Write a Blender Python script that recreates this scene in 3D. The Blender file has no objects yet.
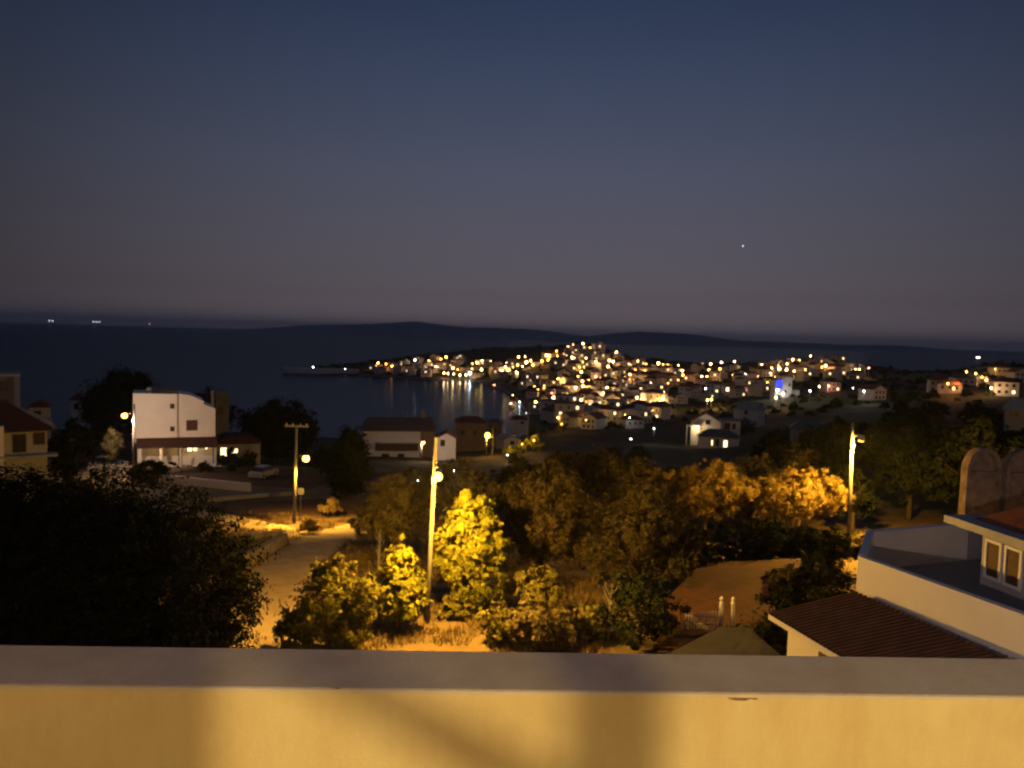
import bpy, math, random
import numpy as np
from mathutils import Vector, Matrix, noise

R = math.radians
sc = bpy.context.scene
col = sc.collection
rng = random.Random(7)

# ------------------------------------------------------------------ camera
F = 774.0
CAM = Vector((0, 0, 45.0))
PITCH, ROLL = R(3.55), R(1.66)
CM = Matrix.Rotation(math.pi/2 - PITCH, 4, 'X') @ Matrix.Rotation(ROLL, 4, 'Z')
cd = bpy.data.cameras.new('camera')
cam = bpy.data.objects.new('camera', cd); col.objects.link(cam)
cam.matrix_world = Matrix.Translation(CAM) @ CM
cd.sensor_width = 36.0; cd.lens = F/1024*36
cd.clip_start = 0.05; cd.clip_end = 90000
cd.dof.use_dof = True; cd.dof.focus_distance = 2.6; cd.dof.aperture_fstop = 3.8
sc.camera = cam

# ------------------------------------------------------------------ sky
w = bpy.data.worlds.new('World'); sc.world = w; w.use_nodes = True
nt = w.node_tree; nt.nodes.clear()
wo = nt.nodes.new('ShaderNodeOutputWorld'); bg = nt.nodes.new('ShaderNodeBackground')
tc = nt.nodes.new('ShaderNodeTexCoord'); sx = nt.nodes.new('ShaderNodeSeparateXYZ')
ramp = nt.nodes.new('ShaderNodeValToRGB')
sky = nt.nodes.new('ShaderNodeTexSky'); sky.sky_type = 'NISHITA'; sky.sun_disc = False
SUN_EL, SUN_ROT = R(-3.0), R(12)
sky.sun_elevation = SUN_EL; sky.sun_rotation = SUN_ROT
nt.links.new(tc.outputs['Generated'], sx.inputs[0])
nt.links.new(sx.outputs['Z'], ramp.inputs[0])
def lin(c):
    return tuple((v/255/12.92 if v/255 <= .04045 else ((v/255+.055)/1.055)**2.4) for v in c) + (1.0,)
cr = ramp.color_ramp
stops = [(0.0, (116, 103, 108)), (0.02, (110, 99, 106)), (0.05, (92, 85, 93)), (0.12, (83, 81, 93)), (0.20, (74, 78, 96)),
         (0.30, (58, 68, 92)), (0.40, (41, 54, 82)), (0.55, (38, 51, 80)), (1.0, (60, 71, 98))]
while len(cr.elements) < len(stops): cr.elements.new(0.5)
for e, (p, c) in zip(cr.elements, stops):
    e.position = p; e.color = lin(c)
# twilight glow: brighter towards where the sun went down (just right of the view axis)
dotn = nt.nodes.new('ShaderNodeVectorMath'); dotn.operation = 'DOT_PRODUCT'
dotn.inputs[1].default_value = (math.sin(R(4)), math.cos(R(4)), 0.1)
nt.links.new(tc.outputs['Generated'], dotn.inputs[0])
mr = nt.nodes.new('ShaderNodeMapRange'); mr.inputs['From Min'].default_value = 0.80
mr.inputs['From Max'].default_value = 1.0; mr.inputs['To Min'].default_value = 0.46; mr.inputs['To Max'].default_value = 1.0
nt.links.new(dotn.outputs['Value'], mr.inputs['Value'])
mul = nt.nodes.new('ShaderNodeVectorMath'); mul.operation = 'SCALE'
nt.links.new(ramp.outputs[0], mul.inputs[0]); nt.links.new(mr.outputs[0], mul.inputs['Scale'])
sc1 = nt.nodes.new('ShaderNodeVectorMath'); sc1.operation = 'SCALE'; sc1.inputs['Scale'].default_value = 10.0
nt.links.new(mul.outputs[0], sc1.inputs[0])
add = nt.nodes.new('ShaderNodeVectorMath'); add.operation = 'ADD'
sc2 = nt.nodes.new('ShaderNodeVectorMath'); sc2.operation = 'SCALE'; sc2.inputs['Scale'].default_value = 0.2
nt.links.new(sky.outputs[0], sc2.inputs[0])
nt.links.new(sc1.outputs[0], add.inputs[0]); nt.links.new(sc2.outputs[0], add.inputs[1])
nt.links.new(add.outputs[0], bg.inputs[0]); bg.inputs[1].default_value = 0.1
nt.links.new(bg.outputs[0], wo.inputs[0])

# ------------------------------------------------------------------ the last light of the sun
sl = bpy.data.lights.new('sun', 'SUN'); sl.energy = 0.012; sl.angle = R(25); sl.color = (1, .75, .65)
so = bpy.data.objects.new('sun', sl); col.objects.link(so)
so.rotation_euler = (R(86), 0, R(180-12))

# ------------------------------------------------------------------ exposure / render
vs = sc.view_settings
vs.view_transform = 'Standard'; vs.look = 'None'; vs.exposure = 0.1; vs.gamma = 1; vs.use_curve_mapping = False
sc.render.engine = 'CYCLES'
cy = sc.cycles
cy.max_bounces = 4; cy.diffuse_bounces = 2; cy.glossy_bounces = 2; cy.transmission_bounces = 3; cy.transparent_max_bounces = 4
cy.use_denoising = True; cy.denoiser = 'OPENIMAGEDENOISE'
cy.sample_clamp_indirect = 1.5; cy.caustics_reflective = False; cy.caustics_refractive = False
cy.use_light_tree = True

# ------------------------------------------------------------------ pixel -> world
C3 = CM.to_3x3()
def ray(px, py): return C3 @ Vector(((px-512)/F, -(py-384)/F, -1))
def at_y(px, py, Y):
    r = ray(px, py); return CAM + r*(Y/r.y)
def at_z(px, py, z):
    r = ray(px, py); return CAM + r*((z-CAM.z)/r.z)
def hor(px): return 321.5 + .029*px
def px_of(x, Y): return 512 + F*x/max(Y, 8)

# ------------------------------------------------------------------ materials
def mat(name, c1, c2=None, scale=3.0, rough=.85, spec=.3, bump=0.0, detail=6, obj_random=0.0):
    m = bpy.data.materials.new(name); m.use_nodes = True
    n = m.node_tree.nodes; l = m.node_tree.links
    b = n['Principled BSDF']; b.inputs['Roughness'].default_value = rough
    b.inputs['Specular IOR Level'].default_value = spec
    c2 = c2 or tuple(v*.78 for v in c1)
    t = n.new('ShaderNodeTexCoord'); ns = n.new('ShaderNodeTexNoise')
    ns.inputs['Scale'].default_value = scale; ns.inputs['Detail'].default_value = detail
    ns.inputs['Roughness'].default_value = .65
    l.new(t.outputs['Object'], ns.inputs['Vector'])
    r = n.new('ShaderNodeValToRGB'); r.color_ramp.elements[0].position = .33; r.color_ramp.elements[1].position = .67
    r.color_ramp.elements[0].color = (*c2, 1); r.color_ramp.elements[1].color = (*c1, 1)
    l.new(ns.outputs['Fac'], r.inputs[0])
    out = r.outputs[0]
    if obj_random:
        oi = n.new('ShaderNodeObjectInfo'); hs = n.new('ShaderNodeHueSaturation')
        mp = n.new('ShaderNodeMapRange'); mp.inputs['To Min'].default_value = 1-obj_random; mp.inputs['To Max'].default_value = 1+obj_random*.3
        l.new(oi.outputs['Random'], mp.inputs['Value']); l.new(mp.outputs[0], hs.inputs['Value'])
        l.new(out, hs.inputs['Color']); out = hs.outputs[0]
    l.new(out, b.inputs['Base Color'])
    if bump:
        bp = n.new('ShaderNodeBump'); bp.inputs['Strength'].default_value = bump; bp.inputs['Distance'].default_value = .05
        l.new(ns.outputs['Fac'], bp.inputs['Height']); l.new(bp.outputs[0], b.inputs['Normal'])
    return m

def emit(name, c, s):
    m = bpy.data.materials.new(name); m.use_nodes = True
    n = m.node_tree.nodes; n.clear()
    o = n.new('ShaderNodeOutputMaterial'); e = n.new('ShaderNodeEmission')
    e.inputs[0].default_value = (*c, 1); e.inputs[1].default_value = s
    m.node_tree.links.new(e.outputs[0], o.inputs[0])
    m.cycles.emission_sampling = 'NONE' if name.startswith('lamp_') else 'FRONT'
    return m

def leafmat(name, c1, c2, trans=.25):
    m = bpy.data.materials.new(name); m.use_nodes = True
    n = m.node_tree.nodes; l = m.node_tree.links; n.clear()
    o = n.new('ShaderNodeOutputMaterial'); g = n.new('ShaderNodeNewGeometry')
    r = n.new('ShaderNodeValToRGB'); r.color_ramp.elements[0].color = (*c2, 1); r.color_ramp.elements[1].color = (*c1, 1)
    l.new(g.outputs['Random Per Island'], r.inputs[0])
    d = n.new('ShaderNodeBsdfDiffuse'); t = n.new('ShaderNodeBsdfTranslucent'); mx = n.new('ShaderNodeMixShader')
    mx.inputs[0].default_value = trans
    l.new(r.outputs[0], d.inputs[0]); l.new(r.outputs[0], t.inputs[0])
    l.new(d.outputs[0], mx.inputs[1]); l.new(t.outputs[0], mx.inputs[2]); l.new(mx.outputs[0], o.inputs[0])
    return m

SODIUM = (1.0, .50, .055)
M = dict(
    ground=mat('dry_ground', (.20, .145, .085), (.085, .062, .032), .35, .95, .1, .4, 10),
    town_ground=mat('hillside', (.10, .085, .05), (.03, .034, .018), .03, .95, .1, 0, 8),
    valley=mat('valley_scrub', (.05, .044, .027), (.018, .019, .011), .12, .95, .1, 0, 10),
    dirt=mat('dirt_road', (.46, .37, .24), (.31, .24, .15), .9, .95, .1, .5, 10),
    white=mat('white_paint', (.80, .77, .75), (.70, .67, .65), .5, .8, .3, .08, 8),
    offwhite=mat('town_wall', (.78, .73, .68), (.66, .60, .55), .2, .9, .2, 0, 4, .3),
    cream=mat('cream_render', (.84, .72, .46), (.77, .65, .40), 7, .85, .2, .15, 10),
    cap=mat('cap_concrete', (.76, .70, .69), (.67, .61, .61), 9, .8, .3, .3, 10),
    conc=mat('concrete', (.42, .40, .36), (.29, .27, .24), 3, .9, .2, .3, 10),
    stone=mat('stone', (.38, .32, .25), (.19, .155, .12), 2.5, .95, .1, .8, 10),
    pale=mat('pale_stone', (.46, .43, .40), (.33, .31, .29), .2, .95, .1, 0, 8),
    tile=mat('terracotta', (.22, .085, .05), (.13, .05, .034), 3, .85, .2, .3, 8),
    tile_town=mat('town_terracotta', (.26, .11, .065), (.14, .065, .045), .6, .9, .2, 0, 4, .4),
    greyroof=mat('grey_sheet', (.13, .13, .135), (.085, .085, .09), 2, .6, .4, .2, 8),
    brick=mat('old_brick', (.34, .25, .19), (.15, .11, .085), 4, .95, .1, .6, 10),
    brown=mat('brown_wood', (.11, .06, .035), (.07, .038, .022), 5, .7, .3, .2, 8),
    greywall=mat('grey_render', (.38, .38, .41), (.30, .30, .325), .8, .9, .2, .1, 8),
    oldtile=mat('old_roof_tile', (.085, .042, .034), (.05, .026, .022), 3, .85, .2, .3, 8),
    quay=mat('quay_concrete', (.78, .72, .70), (.62, .57, .55), .2, .9, .2, 0, 8),
    dim_ground=mat('dimmed_ground', (.085, .05, .032), (.045, .027, .018), .8, .95, .1, .5, 10),  # ground tone darkened to stand for weak lamp light
    eave=mat('dimmed_white', (.46, .46, .47), (.34, .34, .35), .9, .9, .2, .15, 9),  # eave white darkened in its colour to stand for less light
    felt=mat('roofing_felt', (.065, .062, .064), (.038, .036, .038), 1.2, .85, .2, .2, 9),
    pole=mat('pole_concrete', (.24, .23, .21), (.16, .15, .14), 4, .9, .2, .3, 10),
    paleroof=mat('faded_roof_tile', (.17, .115, .10), (.11, .075, .065), 2, .9, .2, .3, 8),
    chip=mat('bare_mortar', (.33, .24, .13), (.16, .11, .06), 90, .95, .1, .4, 8),
    dark=mat('dark_glass', (.025, .022, .022), (.015, .015, .018), 2, .25, .5),
    metal=mat('grey_metal', (.30, .30, .31), (.22, .22, .23), 4, .45, .5, .1),
    bark=mat('bark', (.11, .085, .06), (.055, .04, .028), 6, .95, .1, .8, 10),
    blue_floor=mat('terrace_floor_tile', (.17, .19, .21), (.12, .135, .15), 2, .6, .4, .1),
    patio=mat('red_patio', (.125, .046, .021), (.07, .027, .013), 1.5, .9, .2, .2, 10),
    rubber=mat('rubber', (.02, .02, .02), None, 3, .9, .1),
    car_white=mat('car_paint', (.62, .62, .62), (.58, .58, .58), 1, .3, .5),
    car_grey=mat('car_grey', (.25, .25, .26), (.23, .23, .24), 1, .3, .5),
    hill=mat('far_hill', (.34, .34, .36), (.22, .22, .24), .0012, 1, 0, 0, 9),
    hull=mat('boat_hull', (.7, .62, .6), (.6, .52, .5), 1, .5, .4),
)
def plaster(m):
    n = m.node_tree.nodes; l = m.node_tree.links; b = n['Principled BSDF']; src = b.inputs['Base Color'].links[0].from_socket
    t = n.new('ShaderNodeTexCoord'); mp = n.new('ShaderNodeMapping'); mp.inputs['Scale'].default_value = (2.2, 2.2, .7)
    ns = n.new('ShaderNodeTexNoise'); ns.inputs['Scale'].default_value = 2.0; ns.inputs['Detail'].default_value = 9; ns.inputs['Roughness'].default_value = .7
    l.new(t.outputs['Object'], mp.inputs[0]); l.new(mp.outputs[0], ns.inputs['Vector'])
    r = n.new('ShaderNodeValToRGB'); r.color_ramp.elements[0].position = .36; r.color_ramp.elements[0].color = (.88, .83, .77, 1); r.color_ramp.elements[1].position = .6; r.color_ramp.elements[1].color = (1, 1, 1, 1)
    l.new(ns.outputs['Fac'], r.inputs[0])
    mx = n.new('ShaderNodeMix'); mx.data_type = 'RGBA'; mx.blend_type = 'MULTIPLY'; mx.inputs[0].default_value = 1
    l.new(src, mx.inputs[6]); l.new(r.outputs[0], mx.inputs[7]); l.new(mx.outputs[2], b.inputs['Base Color'])
    g = n.new('ShaderNodeTexNoise'); g.inputs['Scale'].default_value = 160; g.inputs['Detail'].default_value = 6; l.new(t.outputs['Object'], g.inputs['Vector'])
    bp = n.new('ShaderNodeBump'); bp.inputs['Strength'].default_value = .35; bp.inputs['Distance'].default_value = .004
    l.new(g.outputs['Fac'], bp.inputs['Height']); l.new(bp.outputs[0], b.inputs['Normal'])
for k_ in ('cream', 'cap'): plaster(M[k_])
L = dict(
    green=leafmat('leaf_green', (.20, .185, .04), (.08, .078, .018)),
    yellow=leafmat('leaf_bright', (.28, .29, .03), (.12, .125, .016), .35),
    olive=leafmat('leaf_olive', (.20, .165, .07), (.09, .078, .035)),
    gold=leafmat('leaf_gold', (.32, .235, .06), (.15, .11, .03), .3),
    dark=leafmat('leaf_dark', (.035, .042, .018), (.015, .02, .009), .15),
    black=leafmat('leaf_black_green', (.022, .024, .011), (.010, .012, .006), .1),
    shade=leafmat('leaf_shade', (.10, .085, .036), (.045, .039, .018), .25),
    mid=leafmat('leaf_mid', (.13, .105, .044), (.055, .046, .02), .25),
    straw=leafmat('dry_grass', (.34, .26, .12), (.16, .11, .05), .3),
    scrub=leafmat('scrub', (.06, .065, .028), (.022, .027, .012), .1),
)
E = dict(
    sodium=emit('sodium_glow', (1, .46, .06), 12),
    w=emit('lamp_warm_white', (1, .50, .16), 34),
    o=emit('lamp_orange', (1, .36, .05), 26),
    c=emit('lamp_cool_white', (.95, .92, .80), 22),
    y=emit('lamp_yellow', (1, .50, .09), 34),
    r=emit('lamp_pink', (1, .30, .14), 22),
    win=emit('lit_window', (1, .70, .32), 3.2),
    winp=emit('lit_window_pink', (1, .42, .24), 7),
    blue=emit('blue_light', (.03, .05, 1.0), 2.2),
    red=emit('ship_light_red', (1, .35, .2), 1.0),
    ship=emit('ship_light', (.85, .9, 1.0), 1.6),
    star=emit('star_light', (.9, .93, 1.0), 1.6),
    wall_lamp=emit('wall_lamp_glow', (1, .62, .25), 1.5),
)

# ------------------------------------------------------------------ mesh builder
class MB:
    def __init__(s): s.v = []; s.f = []; s.m = []; s.mats = []
    def mi(s, m):
        if m not in s.mats: s.mats.append(m)
        return s.mats.index(m)
    def add(s, vs, fs, m):
        o = len(s.v); k = s.mi(m)
        s.v += [tuple(v) for v in vs]
        for f in fs: s.f.append(tuple(i+o for i in f)); s.m.append(k)
        return s
    def box(s, x0, x1, y0, y1, z0, z1, m, rz=0, c=(0, 0)):
        vs = [(x, y, z) for z in (z0, z1) for (x, y) in ((x0, y0), (x1, y0), (x1, y1), (x0, y1))]
        if rz:
            ca, sa = math.cos(rz), math.sin(rz)
            vs = [(c[0]+(x-c[0])*ca-(y-c[1])*sa, c[1]+(x-c[0])*sa+(y-c[1])*ca, z) for x, y, z in vs]
        return s.add(vs, [(0, 3, 2, 1), (4, 5, 6, 7), (0, 1, 5, 4), (1, 2, 6, 5), (2, 3, 7, 6), (3, 0, 4, 7)], m)
    def loft(s, rings, m, cap=True):
        n = len(rings[0]); vs = [p for r in rings for p in r]; fs = []
        for a in range(len(rings)-1):
            for i in range(n):
                j = (i+1) % n; fs.append((a*n+i, a*n+j, (a+1)*n+j, (a+1)*n+i))
        if cap: fs += [tuple(range(n))[::-1], tuple((len(rings)-1)*n+i for i in range(n))]
        return s.add(vs, fs, m)
    def prism_xz(s, pts, y0, y1, m):
        return s.loft([[(x, y0, z) for x, z in pts], [(x, y1, z) for x, z in pts]], m)
    def prism_xy(s, pts, z0, z1, m):
        return s.loft([[(x, y, z0) for x, y in pts], [(x, y, z1) for x, y in pts]], m)
    def tube(s, pts, rad, m, n=8):
        rings = []
        for i, p in enumerate(pts):
            p = Vector(p); a = Vector(pts[max(i-1, 0)]); b = Vector(pts[min(i+1, len(pts)-1)])
            d = (b-a).normalized(); u = d.cross(Vector((0, 0, 1)) if abs(d.z) < .9 else Vector((1, 0, 0))).normalized(); v = d.cross(u)
            r = rad[i] if isinstance(rad, (list, tuple)) else rad
            rings.append([tuple(p+(u*math.cos(t)+v*math.sin(t))*r) for t in [2*math.pi*k/n for k in range(n)]])
        return s.loft(rings, m)
    def lathe(s, c, prof, m, n=12):
        return s.loft([[(c[0]+r*math.cos(2*math.pi*k/n), c[1]+r*math.sin(2*math.pi*k/n), c[2]+z) for k in range(n)] for r, z in prof], m)
    def ball(s, c, r, m, n=8, k=6, sz=1):
        return s.lathe(c, [(max(r*math.sin(math.pi*i/k), r*.02), -r*sz*math.cos(math.pi*i/k)) for i in range(k+1)], m, n)
    def build(s, name, parent=None, loc=None, rz=0, smooth=False):
        me = bpy.data.meshes.new(name); me.from_pydata(s.v, [], s.f)
        for m in s.mats: me.materials.append(m)
        me.polygons.foreach_set('material_index', s.m)
        if smooth: me.polygons.foreach_set('use_smooth', [True]*len(s.f))
        me.update()
        o = bpy.data.objects.new(name, me); col.objects.link(o)
        if parent: o.parent = parent
        if loc is not None: o.location = loc
        o.rotation_euler.z = rz
        return o

def tag(o, label=None, cat=None, group=None, kind=None):
    if label: o['label'] = label
    if cat: o['category'] = cat
    if group: o['group'] = group
    if kind: o['kind'] = kind
    return o
def thing(name, loc, label, cat, rz=0, group=None):
    o = bpy.data.objects.new(name, None); col.objects.link(o); o.location = loc; o.rotation_euler.z = rz
    o.empty_display_size = .3
    return tag(o, label, cat, group)
def copy_tree(o, parent=None):
    c = o.copy(); col.objects.link(c)
    if parent: c.parent = parent
    for ch in o.children: copy_tree(ch, c)
    return c
def spot(loc, power, color=SODIUM, r=.12, parent=None, size=146):
    l = bpy.data.lights.new('lamp_light', 'SPOT'); l.energy = power; l.color = color; l.shadow_soft_size = r
    l.spot_size = R(size); l.spot_blend = 1.0
    o = bpy.data.objects.new('lamp_light', l); col.objects.link(o); o.location = loc
    if parent: o.parent = parent
    return o
def point(loc, power, color=SODIUM, r=.12, parent=None):
    l = bpy.data.lights.new('lamp_light', 'POINT'); l.energy = power; l.color = color; l.shadow_soft_size = r
    o = bpy.data.objects.new('lamp_light', l); col.objects.link(o); o.location = loc
    if parent: o.parent = parent
    return o

# ================================================================== TERRAIN
NEAR = [(-40, 34.2), (10, 34), (33, 32.4), (62, 29.3), (100, 26.9)]
PROF = {
    -200: [(150, 20), (230, 10), (320, 1), (345, -3), (3000, -8)],
    250: [(150, 20), (230, 10), (320, 1), (345, -3), (3000, -8)],
    300: [(150, 20), (230, 10), (320, 1), (345, -3), (790, -4), (806, 1), (850, 2.5), (900, 1), (930, -4), (3000, -8)],
    360: [(150, 20), (230, 10), (320, 1), (345, -3), (770, -3), (792, 1), (850, 6), (920, 9), (1050, 2), (1150, -5), (3000, -8)],
    420: [(150, 20), (230, 10), (320, 1), (345, -3), (755, -2), (769, 1), (850, 8), (930, 14), (1000, 18), (1150, 8), (1400, -5), (3000, -8)],
    470: [(150, 20), (230, 10), (320, 1), (345, -3), (760, -2), (775, 1), (850, 8), (950, 17), (1050, 25), (1250, 10), (1500, -5), (3000, -8)],
    500: [(150, 20), (230, 11), (320, 1), (345, -3), (680, -2), (697, 1), (800, 9), (950, 20), (1050, 30.5), (1300, 10), (1500, -5), (3000, -8)],
    520: [(150, 20.5), (230, 12), (330, 1.5), (350, -2), (515, -2), (532, 1), (650, 5), (800, 13), (900, 23), (1000, 32), (1300, 5), (1500, -5), (3000, -8)],
    535: [(150, 21), (230, 12.5), (330, 3), (360, 1.5), (440, 1.5), (650, 6), (800, 17), (900, 30), (980, 34), (1300, 5), (1500, -5), (3000, -8)],
    580: [(150, 21), (230, 13), (330, 6), (420, 3), (520, 5), (620, 14), (700, 23), (780, 32), (850, 38.5), (1000, 32), (1300, 5), (1500, -5), (3000, -8)],
    640: [(150, 21.5), (230, 13.5), (330, 7), (420, 4.5), (520, 6), (620, 11), (700, 16), (780, 20), (870, 24), (1000, 20), (1300, 0), (1500, -5), (3000, -8)],
    700: [(150, 21), (230, 13.2), (330, 9), (420, 6), (520, 6), (620, 9), (700, 12), (800, 15.5), (900, 19), (1100, 12), (1400, -3), (3000, -8)],
    760: [(150, 21), (230, 15), (330, 12), (420, 11), (520, 11.5), (620, 14), (700, 17), (800, 20), (880, 23), (1100, 12), (1400, -3), (3000, -8)],
    820: [(150, 21), (230, 17), (330, 15), (420, 16), (520, 19), (620, 24), (700, 27), (800, 31.5), (1000, 20), (1300, 0), (3000, -8)],
    880: [(150, 22), (230, 19), (330, 18), (420, 19), (520, 21), (620, 23.5), (700, 26), (900, 15), (1300, 0), (3000, -8)],
    940: [(150, 24), (230, 22), (330, 22), (420, 24), (500, 26.5), (600, 26.5), (800, 15), (1300, 0), (3000, -8)],
    1000: [(150, 26), (230, 25), (330, 25.5), (420, 27.5), (500, 30), (600, 32.5), (700, 33.5), (900, 25), (1300, 0), (3000, -8)],
    1300: [(150, 27), (230, 26), (330, 26.5), (420, 28), (500, 30), (600, 32.5), (700, 33.5), (900, 25), (1300, 0), (3000, -8)],
}
KP = sorted(PROF)
def _prof(px, Y):
    t = NEAR + PROF[px]
    return float(np.interp(Y, [a for a, b in t], [b for a, b in t]))
def zt(x, Y):
    p = min(max(px_of(x, Y), KP[0]), KP[-1])
    for i in range(len(KP)-1):
        if p <= KP[i+1]:
            t = (p-KP[i])/(KP[i+1]-KP[i]); break
    t = t*t*(3-2*t) if KP[i] >= 535 else t
    z = _prof(KP[i], Y)*(1-t)+_prof(KP[i+1], Y)*t
    amp = .12 if Y < 120 else min(1.0, .12+(Y-120)*.004)
    if z > -1:
        f = .13 if Y < 120 else .03
        z += amp*noise.noise(Vector((x*f, Y*f, 3.1)))
    return z
def hit(px, py, hl=0.0, y0=20, y1=1200):
    r = ray(px, py); best = None; Y = y0
    while Y < y1:
        p = CAM + r*(Y/r.y); dz = p.z - zt(p.x, Y) - hl
        if best is None or dz < best[0]: best = (dz, Y)
        if dz <= 0: break
        Y += max(.4, Y*.006)
    Y = best[1]; p = CAM + r*(Y/r.y)
    return Vector((p.x, Y, zt(p.x, Y)))

def terrain():
    us = np.linspace(-1.15, 1.15, 150)
    ys = np.concatenate([np.linspace(-30, 20, 12)[:-1], np.linspace(20, 75, 60)[:-1], np.geomspace(75, 1500, 110), [2000, 2600]])
    vs = []; 
    for Y in ys:
        for u in us:
            x = u*(Y+38); vs.append((x, Y, zt(x, Y)))
    n = len(us); fs = []; ms = []
    for a in range(len(ys)-1):
        for i in range(n-1):
            fs.append((a*n+i, a*n+i+1, (a+1)*n+i+1, (a+1)*n+i)); ms.append(0 if ys[a] < 110 else (2 if ys[a] < 325 else 1))
    mb = MB(); mb.v = vs; mb.f = fs; mb.m = ms; mb.mats = [M['ground'], M['town_ground'], M['valley']]
    o = mb.build('ground', smooth=True); tag(o, kind='structure')
terrain()

# ---- sea
def sea():
    m = bpy.data.materials.new('sea_water'); m.use_nodes = True
    n = m.node_tree.nodes; l = m.node_tree.links; n.clear()
    o = n.new('ShaderNodeOutputMaterial'); d = n.new('ShaderNodeBsdfDiffuse'); g = n.new('ShaderNodeBsdfGlossy'); mx = n.new('ShaderNodeMixShader')
    d.inputs[0].default_value = (.02, .05, .085, 1); g.inputs[0].default_value = (.7, .85, 1, 1); g.inputs['Roughness'].default_value = .16
    mx.inputs[0].default_value = .17
    l.new(d.outputs[0], mx.inputs[1]); l.new(g.outputs[0], mx.inputs[2]); l.new(mx.outputs[0], o.inputs[0])
    t = n.new('ShaderNodeTexCoord'); ns = n.new('ShaderNodeTexNoise'); ns.inputs['Scale'].default_value = .22
    ns.inputs['Detail'].default_value = 5
    l.new(t.outputs['Object'], ns.inputs['Vector'])
    bp = n.new('ShaderNodeBump'); bp.inputs['Strength'].default_value = .3; bp.inputs['Distance'].default_value = .5
    l.new(ns.outputs['Fac'], bp.inputs['Height']); l.new(bp.outputs[0], g.inputs['Normal'])
    mb = MB(); mb.add([(-34000, 150, 0), (34000, 150, 0), (34000, 42000, 0), (-34000, 42000, 0)], [(0, 1, 2, 3)], m)
    tag(mb.build('sea'), kind='structure')
sea()

# ---- far mountains across the water
def hills(pts, Y, depth, seed):
    pts = [(-0, 0)] and pts
    xs = np.linspace(pts[0][0], pts[-1][0], 160)
    ys = np.interp(xs, [p[0] for p in pts], [p[1] for p in pts])
    mb = MB(); rows = 9; vs = []; fs = []
    for k in range(rows):
        t = k/(rows-1); h = math.sin(math.pi*min(t*1.0, 1))  # rises, then falls behind
        for px, py in zip(xs, ys):
            top = at_y(px, py, Y)
            e = min(1, (px-xs[0])/40, (xs[-1]-px)/40) if False else 1
            yy = Y + depth*(t-.5); x = top.x*(yy/Y)
            z = (max(top.z, 0))*h*e + 26*h*noise.noise(Vector((x*.0012, yy*.0012, seed))) * (1 if 0 < k < rows-1 else 0) - (40 if k in (0, rows-1) else 0)
            vs.append((x, yy, z))
    n = len(xs)
    for a in range(rows-1):
        for i in range(n-1): fs.append((a*n+i, a*n+i+1, (a+1)*n+i+1, (a+1)*n+i))
    mb.add(vs, fs, M['hill'])
    tag(mb.build('far_hills', smooth=True), kind='structure')
hills([(225, 330), (260, 328.6), (300, 325.5), (350, 324.5), (385, 323.5), (415, 321.8), (440, 325), (470, 328.5), (497, 327.5), (520, 328.3), (545, 331), (580, 335), (620, 339.5), (680, 341.5)], 13000, 4000, 1)
hills([(545, 338), (590, 336), (615, 332.5), (638, 330.6), (665, 332.5), (700, 335.5), (745, 341), (800, 343), (850, 344.3), (900, 346.8), (960, 350), (1010, 351.5), (1100, 353)], 9000, 3000, 2)

# ---- the evening air: one even box of thin haze round everything
def haze():
    m = bpy.data.materials.new('haze_air'); m.use_nodes = True
    n = m.node_tree.nodes; n.clear(); o = n.new('ShaderNodeOutputMaterial'); v = n.new('ShaderNodeVolumePrincipled')
    v.inputs['Color'].default_value = (.72, .86, 1.0, 1); v.inputs['Density'].default_value = 5e-5; v.inputs['Anisotropy'].default_value = .2
    m.node_tree.links.new(v.outputs[0], o.inputs['Volume'])
    mb = MB(); mb.box(-35000, 35000, -200, 43000, -9.5, 420, m)
    tag(mb.build('haze'), 'thin evening haze lying over sea and land', 'haze', kind='stuff')
haze()

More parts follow.
